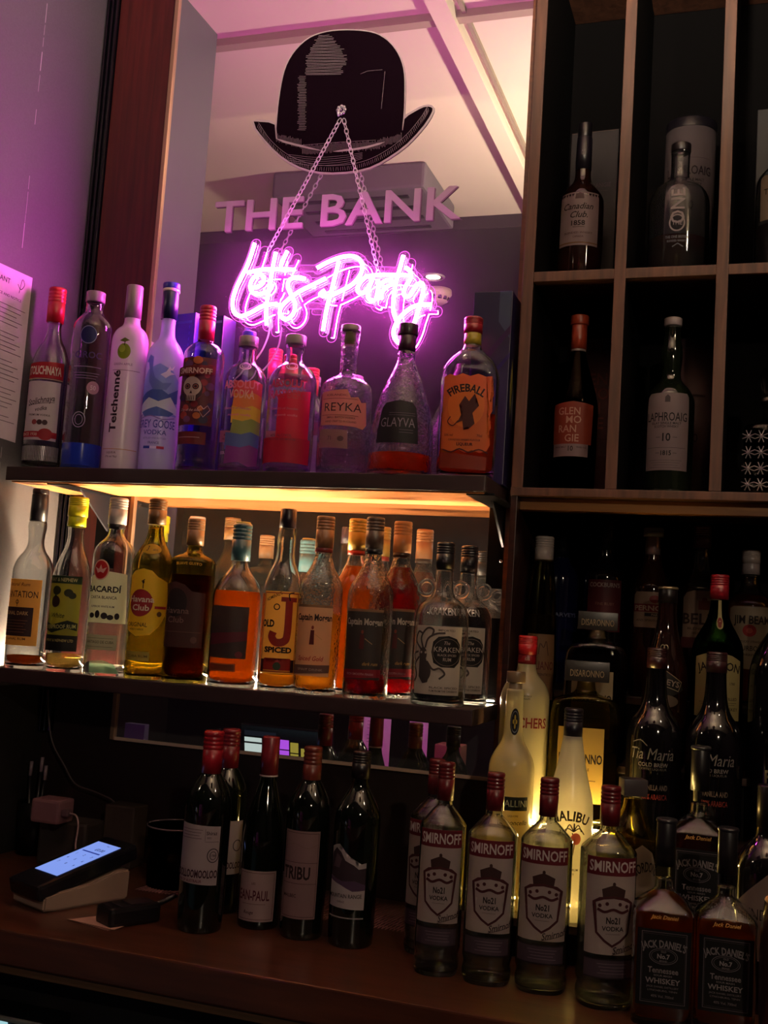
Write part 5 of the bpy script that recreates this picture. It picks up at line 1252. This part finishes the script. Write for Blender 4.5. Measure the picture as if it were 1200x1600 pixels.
bottle('whiskey_bottle', 'bourbon bottle with a white cap and a red wax seal, back row right', .004, 2.05, -.10, .273, .0400, 1146, 860, 76,
 [(33, 1146), (37, 1141), (38, 970), (36, 955), (27, 944), (18, 935), (14, 915), (13, 905)], [('screw', 860, 885, 15, '#9c908c'), ('foil', 884, 905, 14.8, '#94888a')], 'clear', (945, 'amber'),
 [[('p', [(-34, 1080), (-37, 970), (-28, 966), (38, 966), (38, 1080)], '#90806c'), ('t', 'JIM BEAM', 4, 990, 15, '#241818', {'w': 62, 'b': .02}), ('c', 0, 1010, 11, 11, '#8c1c20'), ('c', 0, 1010, 5, 5, '#b04c44'), ('t', 'KENTUCKY STRAIGHT', 0, 1030, 4, '#3c2c24', {'w': 44}), ('t', 'BOURBON', -2, 1042, 9, '#241818', {'w': 46}), ('t', 'WHISKEY', -2, 1054, 4, '#241818', {})], [None, ('t', 'JIM BEAM', 0, 895, 4.6, '#4c1c1c', {'w': 26})]], shift=.02, group=SB)
bottle('wine_bottle', 'dark blue sherry bottle in the back row behind the slim conical one', -.338, 2.075, -.10, .300, .0340, 1117, 830, 56,
 [(26, 1117), (28, 1112), (28, 925), (26, 910), (18, 895), (12, 885), (11.5, 860)], [('foil', 830, 880, 12.5, '#0a0a16')], 'dblue', None,
 [[None, ('t', 'HARVEYS', 6, 984, 7, '#6c7090', {'w': 44})]], shift=.05, group=SB)
# gin bottle cut by the frame edge
bottle('gin_bottle', 'dark apothecary gin bottle with a diamond-topped pale label at the right edge', .038, 1.66, -.49, .30, .046, 1590, 1290, 96,
 [(44, 1590), (47, 1585), (48, 1420), (46, 1395), (34, 1375), (20, 1362), (17, 1345)], [('foil', 1290, 1348, 18, '#14100f')], 'black', None,
 [[('p', [(-44, 1520), (-44, 1445), (0, 1405), (44, 1445), (44, 1520)], '#84706a'), ('t', "HENDRICK'S", 2, 1459, 15, '#241a18', {'w': 84, 'b': .0}), ('t', 'GIN', 4, 1476, 8, '#241a18', {})]], shift=0, group=SB)
# pitcher at the right edge, an amber highlight painted as its rim
pit = thing('plastic_jug', 'dark reddish jug with a rim painted as amber-lit, cut off at the bottom right corner', 'jug', (.068, 1.475, -.49))
bmx = bmesh.new(); lathe(bmx, [(.034, 0), (.040, .02), (.042, .10), (.041, .15), (.037, .18), (.033, .182), (.036, .15), (.037, .02)], 30, None, True, True); link('jug_body', bmx, frosted('brown_plastic', '2c1214', .95, .3), pit)
bmx = bmesh.new(); tube(bmx, [(.035*math.cos(k*PI/14), .035*math.sin(k*PI/14), .182) for k in range(28)], .0022, 6, True); link('rim', bmx, pr('#b08858', .4), pit)

# ------------------------------------------------------------------ cubby bottles
CU_ = 'whisky bottles in the upper cubbies'
bottle('whisky_bottle', 'dark whisky bottle with a cream script label in the top left cubby', -.312, 1.945, .637, .312, .0412, 442, 188, 70,
 [(32, 442), (34.5, 437), (35, 318), (33, 305), (24, 292), (15, 282), (11.5, 270), (12, 245)], [('foil', 210, 262, 12.5, '#14101a'), ('stop', 188, 212, 11, '#100c12')], 'brownblk', None,
 [[('r', -35, 33, 307, 389, '#948084'), ('r', -35, 33, 384, 386, '#7c5838'), ('t', 'Canadian', -2, 329, 9.5, '#241418', {'w': 48, 'it': .35}), ('t', 'Club.', 0, 342, 9.5, '#241418', {'w': 27, 'it': .35}), ('t', '1858', -1, 355, 7.5, '#241418', {'w': 21, 'b': .02}), ('r', -9, 9, 361, 361.7, '#3c2428'), ('p', [(-7, 318), (-6, 311), (0, 308), (6, 311), (7, 318)], '#5c4448'), ('t', 'BLENDED WHISKY', 0, 370, 3, '#5c4044', {'w': 44}), ('t', 'CANADA', 0, 376, 3, '#5c4044', {})],
  [None, ('t', 'C.C.', 0, 237, 8, '#8c8088', {'w': 18})], [('r', -12, 12, 254, 262, '#9c7048'), ('t', 'IMPORTED', 0, 258, 3.4, '#3c1c14', {'w': 16})]], shift=-.1, group=CU_)
rbox('whisky_carton', 'dark brown whisky carton behind the cream labelled bottle, top left cubby', 'box', -.303, 2.06, .637, .092, .075, .335, pr('#1a0e14', .6), -.06, [('t', 'GLENMORANGIE', -.004, -.225, .0085, '#5c4450', {'w': .078}), ('r', -.02, .03, -.214, -.213, '#4c3840'), ('r', -.045, .045, -.334, -.3325, '#7c6458'), ('f', -.045, .045, -.334, -.002, .0008, '#2c1a20')])
bottle('whisky_bottle', 'broad clear whisky bottle with upright white lettering in the top middle cubby', -.1375, 1.945, .637, .258, .0540, 436, 223, 94,
 [(44, 436), (46.5, 430), (47, 330), (46, 310), (38, 295), (24, 285), (15, 278), (14, 268), (14.5, 240), (15, 236)], [('stop', 223, 236, 15.5, '#1c1418')], 'clearb', (375, 'brown'),
 [[None, ('t', 'ONE', -2, 335, 21, '#a89ca0', {'rot': 90, 'w': 52}), ('o', -2, 360, 12, 13, 2.2, '#a89ca0'), ('t', 'THE', -2, 360, 6.5, '#a89ca0', {}), ('t', 'THE ONE BRITISH', -2, 381, 4, '#8c8084', {'w': 34}), ('t', 'BLENDED WHISKY', -2, 387, 3, '#8c8084', {'w': 28}), ('l', [(-8, 396), (0, 391), (8, 396)], 1.2, '#8c8084')],
  [None, ('t', 'THE', 0, 258, 6, '#8c8084', {}), ('t', 'ONE', 0, 266, 6, '#8c8084', {})]], shift=0, group=CU_)
def tubecan(label, X, Y, z, r, h, lidc, m, items):
    root = thing('whisky_canister', label, 'canister', (X, Y, z), math.atan2(-X, Y)-.05, 'whisky cartons and canisters in the cubbies')
    bmx = bmesh.new(); lathe(bmx, [(r, .0002), (r, h-.02)], 40); link('tube_wall', bmx, m, root, angle=.7)
    bmx = bmesh.new(); lathe(bmx, [(r+.0008, h-.0199), (r+.0008, h-.003), (r-.002, h), (.001, h)], 40, None, False, True); link('lid', bmx, pr(lidc, .4), root, angle=.7)
    bx_, ms_ = print_mesh(items, lambda a, b: (a, -b), lambda u, v, l: Vector(((r+.0006+l*.0001)*math.sin(u/r), -(r+.0006+l*.0001)*math.cos(u/r), v)))
    link('lettering', bx_, ms_, root)
tubecan('pale whisky canister with a dark lid behind the clear whisky bottle', -.128, 2.055, .637, .0465, .345, '#16121a', pr('#544a4e', .6),
  [('t', 'LAPHROAIG', 0, -.238, .017, '#30242c', {'w': .088}), ('t', 'ISLAY SINGLE MALT', 0, -.219, .005, '#30242c', {'w': .06}), ('t', 'SCOTCH WHISKY', 0, -.211, .005, '#30242c', {'w': .05}), ('t', '10', .004, -.17, .017, '#30242c', {}), ('r', 0, .04, -.262, -.2615, '#4c4048')])
bottle('whisky_bottle', 'pale labelled whisky bottle cut off by the right edge, top right cubby', .030, 1.945, .637, .215, .0380, 430, 240, 68,
 [(31, 430), (33.5, 425), (34, 290), (32, 272), (22, 258), (14, 250), (12, 245)], [('stop', 232, 248, 14, '#14100f')], 'clearb', (350, 'brown'),
 [[('p', [(-30, 345), (-32, 276), (-26, 272), (34, 272), (34, 345)], '#8c7c6c'), ('t', 'TALISKER', 2, 300, 9, '#30241c', {'w': 52}), ('r', -18, 20, 315, 315.7, '#4c3c34'), ('r', -18, 20, 286, 286.7, '#4c3c34')]], shift=.05, group=CU_)
rbox('whisky_carton', 'dark carton with a diamond emblem at the right edge, top right cubby', 'box', .040, 2.055, .637, .095, .07, .350, pr('#100e14', .6), -.04,
  [('l', [(-.028, -.312), (-.012, -.334), (.004, -.312), (-.012, -.290), (-.028, -.312)], .0016, '#6c6068'), ('l', [(-.024, -.312), (-.012, -.329), (0, -.312), (-.012, -.295), (-.024, -.312)], .0008, '#6c6068'), ('t', 'T', -.012, -.312, .013, '#8c8088', {})])
bottle('whisky_bottle', 'whisky bottle with an orange cap and orange label in the middle left cubby', -.303, 1.93, .25, .327, .0400, 770, 492, 72,
 [(32, 770), (35, 765), (36, 655), (36, 640), (33, 620), (27, 600), (20, 578), (14, 558), (11.5, 545), (11.5, 535)], [('foil', 506, 545, 13, '#8c3420'), ('stop', 492, 507, 15, '#94381f'), ('foil', 544, 549, 12.4, '#7c6c6c')], 'smoke', (600, 'brown'),
 [[('p', [(-36, 697), (-37, 636), (0, 632), (36, 636), (34, 697)], '#8c3420'), ('r', -34, 28, 697, 716, '#8c7478'), ('t', 'GLEN', -6, 647, 11, '#c08c78', {'w': 36}), ('t', 'MO', 2, 660, 11, '#c08c78', {'w': 24}), ('t', 'RAN', -8, 674, 11, '#c08c78', {'w': 29}), ('t', 'GIE', 0, 688, 11, '#c08c78', {'w': 22}), ('t', '10', -1, 704, 7.5, '#301c20', {}), ('t', 'YEARS OLD', 16, 702, 2.6, '#4c3438', {}), ('t', 'SINGLE MALT', -18, 702, 2.6, '#4c3438', {})]], shift=-.12, group=CU_)
rbox('whisky_carton', 'dull red whisky carton behind the orange capped bottle', 'box', -.293, 2.055, .25, .086, .07, .310, pr('#4c1418', .6), -.06,
  [('t', 'GLEN', .0, -.232, .022, '#7c3838', {'w': .07}), ('t', 'MO', .018, -.204, .022, '#7c3838', {'w': .042}), ('t', 'RAN', -.004, -.176, .022, '#7c3838', {'w': .056}), ('t', 'GIE', .01, -.148, .022, '#7c3838', {'w': .042}), ('t', 'HIGHLAND', -.004, -.295, .006, '#7c3838', {'w': .06}), ('r', .022, .038, -.115, -.085, '#5c3840')])
bottle('whisky_bottle', 'dark green whisky bottle with a white cap and tall white label in the middle cubby', -.1385, 1.93, .25, .318, .0422, 773, 496, 76,
 [(34, 773), (37, 768), (38, 640), (37, 622), (28, 606), (17, 596), (14, 585), (16, 568), (17, 550), (13, 530), (12, 510)], [('stop', 496, 508.5, 14, '#9c8c90'), ('foil', 508, 512, 12.4, '#202420')], 'olive', None,
 [[('p', [(-37, 737), (-36, 624), (-33, 619), (34, 619), (36, 624), (36, 737)], '#8c7a80'), ('t', 'LAPHROAIG', -1, 656, 13, '#201820', {'w': 66, 'b': .01}), ('p', [(-4, 634), (-4, 626), (0, 622), (4, 626), (4, 634)], '#4c4048'), ('t', 'ISLAY SINGLE MALT', -1, 666, 3.6, '#241c24', {'w': 46}), ('t', 'SCOTCH WHISKY', -1, 671, 3.6, '#241c24', {'w': 38}), ('t', '10', 0, 687, 12, '#201820', {'b': .02}), ('r', -16, -9, 687, 687.7, '#3c303c'), ('r', 9, 16, 687, 687.7, '#3c303c'), ('t', '1815', 0, 711, 7, '#201820', {'b': .02}), ('r', -16, -10, 711, 711.7, '#3c303c'), ('r', 10, 16, 711, 711.7, '#3c303c'), ('r', -30, 30, 703, 703.5, '#3c303c')]+lines(-26, 24, 722, 4, 3.6, '#5c5058', .6)], shift=-.1, group=CU_)
tubecan('dim pinkish canister in the shadow behind the dark green whisky bottle', -.112, 2.055, .25, .0450, .305, '#2c1c24', pr('#4c3438', .6),
  [('r', -.02, .03, -.2, -.196, '#382428'), ('t', '10', .01, -.12, .016, '#281c20', {})])
dc = thing('crystal_decanter', 'cut crystal decanter with a square body at the right edge of the middle cubbies', 'decanter', (.028, 1.93, .25), -.1)
def sq(th, r):
    n = 5; s, c = math.sin(th), math.cos(th); rr = (abs(s)**n+abs(c)**n)**(-1/n)
    return r*rr*s, -r*rr*c
bmx = bmesh.new(); lathe(bmx, chaikin([(.030, .0005), (.036, .004), (.040, .07), (.042, .118), (.038, .124), (.018, .128), (.012, .14), (.013, .16), (.017, .166)], 1), 40, lambda th, r: sq(th, r) if r > .03 else (r*math.sin(th), -r*math.cos(th)))
link('crystal_body', bmx, G['cut'], dc, angle=.5)
bmx = bmesh.new(); lathe(bmx, [(.010, .1665), (.019, .172), (.012, .178), (.017, .195), (.019, .215), (.014, .225), (.002, .227)], 14); link('stopper', bmx, G['cut'], dc, smooth=False)
bmx = bmesh.new()
for r_ in range(4):
    for c_ in range(4):
        cx, cz = -.030+c_*.020, .02+r_*.027
        for a in range(4):
            an = a*PI/4+PI/8; tube(bmx, [(cx-.011*math.cos(an), -.0415-.0006*r_, cz-.011*math.sin(an)), (cx+.011*math.cos(an), -.0415-.0006*r_, cz+.011*math.sin(an))], .0009, 4)
link('cut_pattern', bmx, pr('#b0a8b0', .15, .6), dc, smooth=False)

# ------------------------------------------------------------------ counter clutter at the left
pc = at(30, 560, 1.7)
po = thing('notice_sheet', 'white printed notice taped to the grey wing wall at the left edge', 'paper', (-1.35495, 1.698, .468))
bmx = bmesh.new()
vs = [bmx.verts.new(c) for c in ((.0, -.13, .158), (0, .052, .164), (0, .050, -.166), (0, -.13, -.160))]
f_ = bmx.faces.new(vs); r = bmesh.ops.extrude_face_region(bmx, geom=[f_])
for v in r['geom']:
    if isinstance(v, bmesh.types.BMVert): v.co.x += .0007
bmesh.ops.recalc_face_normals(bmx, faces=bmx.faces)
link('paper_sheet', bmx, pr('#d8c8d4', .6), po, smooth=False)
its = [('t', 'WARRANT', -.05, -.136, .010, '#4c3c4c', {'w': .075}), ('l', [(.010, -.138), (.020, -.130), (.030, -.142), (.022, -.150), (.016, -.122)], .0016, '#4c3c4c', 4), ('t', 'LICENCE AND NOTICE', -.02, -.108, .005, '#5c4c5c', {'w': .09})]
for i in range(26):
    yy = -.09+i*.0088
    if i % 6 in (5,): continue
    its.append(('r', -.11, .04-((i*37) % 5)*.006, yy, yy+.0014, '#7c6c7c'))
bx_, ms_ = print_mesh(its, lambda a, b: (a, -b), lambda u, v, l: Vector((.0011, u, v)), step=.5)
link('lettering', bx_, ms_, po, smooth=False)

# card reader on a white dock
cr = thing('card_reader', 'card payment reader with a glowing blue screen on a white charging dock', 'card reader', (-1.050, 1.625, -.49), math.radians(-22))
def prism(bm, pts, y_z):
    pass
bmx = bmesh.new()
secs = [(-.088, .002, .026), (-.06, .0, .030), (.0, .0, .036), (.05, .0, .050), (.075, .0, .048)]
rg = []
for y, z0, z1 in secs:
    rg.append([bmx.verts.new(c) for c in ((-.045, y, z0), (.045, y, z0), (.047, y, z1), (-.047, y, z1))])
for a, b in zip(rg, rg[1:]):
    for k in range(4): bmx.faces.new((a[k], a[(k+1) % 4], b[(k+1) % 4], b[k]))
bmx.faces.new(rg[0][::-1]); bmx.faces.new(rg[-1])
bmesh.ops.recalc_face_normals(bmx, faces=bmx.faces)
bmesh.ops.bevel(bmx, geom=bmx.edges[:], offset=.003, segments=2, affect='EDGES')
link('charging_dock', bmx, pr('#8c7468', .5), cr, smooth=False)
TL = Matrix.Translation((0, 0, .040)) @ Matrix.Rotation(math.radians(14), 4, 'X')
bmx = bmesh.new(); box(bmx, -.0445, .0445, -.098, .095, .0, .026, .006); bmx.transform(TL); link('terminal_body', bmx, pr('#0c0c12', .3), cr, smooth=False)
bmx = bmesh.new(); box(bmx, -.032, .032, -.055, .070, .0262, .0266); bmx.transform(TL); scn = link('screen', bmx, emit('blue_screen', '8ca8ff', .85), cr, smooth=False)
dk = pr('#28346c', .6)
its = [('t', '£0.00', .008, -.045, .008, dk, {}), ('r', -.024, .024, -.034, -.0305, '#5470c0'), ('t', 'PAY', .008, -.062, .003, dk, {})]
for r_ in range(3):
    for c_ in range(3): its.append(('t', str(r_*3+c_+1), -.021+c_*.021, -.019+r_*.018, .0055, dk, {}))
bx_, ms_ = print_mesh(its, lambda a, b: (a, -b), lambda u, v, l: Vector((u, v, .0268)), step=.5)
bx_.transform(TL); link('screen_lettering', bx_, ms_, scn, smooth=False)
# small black handheld device
wk = thing('handheld_pager', 'small black handheld device with a stub aerial beside the card reader', 'handheld device', (-.905, 1.555, -.49), math.radians(-28))
bmx = bmesh.new(); box(bmx, -.024, .024, -.045, .045, .0, .03, .007); link('device_body', bmx, pr('#0e0c10', .35), wk, smooth=False)
bmx = bmesh.new(); tube(bmx, smoothpts([(.002, .040, .020), (.004, .062, .026), (.008, .080, .034)], 4), .0045, 8); link('aerial', bmx, pr('#0c0a0e', .4), wk)
bmx = bmesh.new(); tube(bmx, smoothpts([(-.018, -.022, .0305), (0, -.026, .032), (.018, -.022, .0305)], 4), .0008, 6); box(bmx, -.016, .016, -.005, .03, .0302, .0315, .0005); link('face_plate', bmx, pr('#241c20', .4), wk, smooth=False)
for i in range(2):
    bmx = bmesh.new(); z = .0003+i*.0016
    vs = [bmx.verts.new(c) for c in ((-.05, -.030, z), (.035, -.05, z), (.05, .04, z), (.0, .035, z+.0006), (-.012, .022, z))]
    f_ = bmx.faces.new(vs); r = bmesh.ops.extrude_face_region(bmx, geom=[f_])
    for v in r['geom']:
        if isinstance(v, bmesh.types.BMVert): v.co.z += .0009
    bmesh.ops.recalc_face_normals(bmx, faces=bmx.faces)
    o = link('paper_slip', bmx, pr('#9c7468' if i else '#6c4840', .7), None, smooth=False); o.location = (-.940+.004*i, 1.548, -.49); o.rotation_euler = (0, 0, i*.1)
    tag(o, ('upper' if i else 'lower')+' cream paper slip tucked beside the handheld device', 'paper')
# plug, cables, boxes
pg = thing('usb_charger', 'beige plug-in charger block with a white lead behind the card reader', 'charger', (-1.215, 1.78, -.49))
bmx = bmesh.new(); box(bmx, -.030, .030, -.024, .026, .085, .128, .005); link('charger_block', bmx, pr('#6c4850', .5), pg, smooth=False)
bmx = bmesh.new(); box(bmx, .0302, .044, -.016, .0, .100, .112, .002); link('usb_plug', bmx, pr('#5c4048', .5), pg, smooth=False)
bmx = bmesh.new(); tube(bmx, smoothpts([(.044, -.008, .106), (.060, -.010, .103), (.068, -.014, .085), (.070, -.020, .06), (.078, -.03, .04)], 6), .0018, 8); link('lead', bmx, pr('#84686c', .5), pg)
sk = boxobj('extension_block', (-1.255, -1.150, 1.80, 1.86, -.4898, -.4055), pr('#241a18', .6), None, .006); tag(sk, 'dark brownish socket block under the charger', 'socket block')
cx_ = boxobj('cardboard_box', (-1.150, -1.085, 1.855, 1.905, -.4898, -.375), pr('#2c1c18', .7), None, .004); tag(cx_, 'dim brown box behind the charger lead', 'box')
bmx = bmesh.new(); tube(bmx, smoothpts([at(75, 1078, 1.9), at(76, 1120, 1.9), at(82, 1160, 1.9), at(100, 1195, 1.9), at(118, 1225, 1.9), at(150, 1238, 1.9), at(180, 1255, 1.9), at(186, 1290, 1.9), at(182, 1320, 1.87), at(176, 1345, 1.82)], 6), .0018, 8)
tag(link('wall_cable', bmx, pr('#4c3c40', .5)), 'thin pale cable hanging from under the lower shelf down to the card reader', 'cable')
cupb = thing('pen_cup', 'black pen cup in the dark corner at the left of the counter', 'cup', (-1.315, 1.87, -.49))
bmx = bmesh.new(); lathe(bmx, [(.030, .0003), (.034, .10), (.032, .10), (.028, .004), (.001, .004)], 24, None, True, True); link('cup_body', bmx, BLACKMETAL, cupb)
for i, (dx, dz) in enumerate(((-.018, .175), (.006, .185), (.016, .170))):
    bmx = bmesh.new(); tube(bmx, [(-1.315+dx*.4, 1.865, -.484), (-1.315+dx, 1.868, -.49+dz-.028)], .0028, 8)
    o = link('pen_barrel', bmx, pr('#1a161c', .4)); 
    pn = thing('pen', ('left', 'middle', 'right')[i]+' pale-ended pen standing in the black pen cup', 'pen', (-1.315+dx, 1.868, -.484), 0, 'pens in the cup')
    o.parent = pn; o.matrix_parent_inverse = Matrix.Translation(pn.location).inverted()
    bmx = bmesh.new(); tube(bmx, [(0, 0, dz-.034), (0.0008, 0, dz-.006)], .0035, 8); link('pen_cap', bmx, pr('#84707c', .5), pn)
# clear plastic tub with a bag clip glint
tb = thing('clear_tub', 'dark see-through plastic tub beside the leftmost wine bottle', 'tub', (-.965, 1.80, -.49))
bmx = bmesh.new(); lathe(bmx, [(.045, .0004), (.050, .10), (.052, .105)], 30, None, True, False); link('tub_wall', bmx, G['smoke'], tb)
bmx = bmesh.new(); tube(bmx, [(.052*math.cos(k*PI/15), .052*math.sin(k*PI/15), .105) for k in range(30)], .0016, 6, True); link('tub_rim', bmx, pr('#6c5c64', .2, .3), tb)
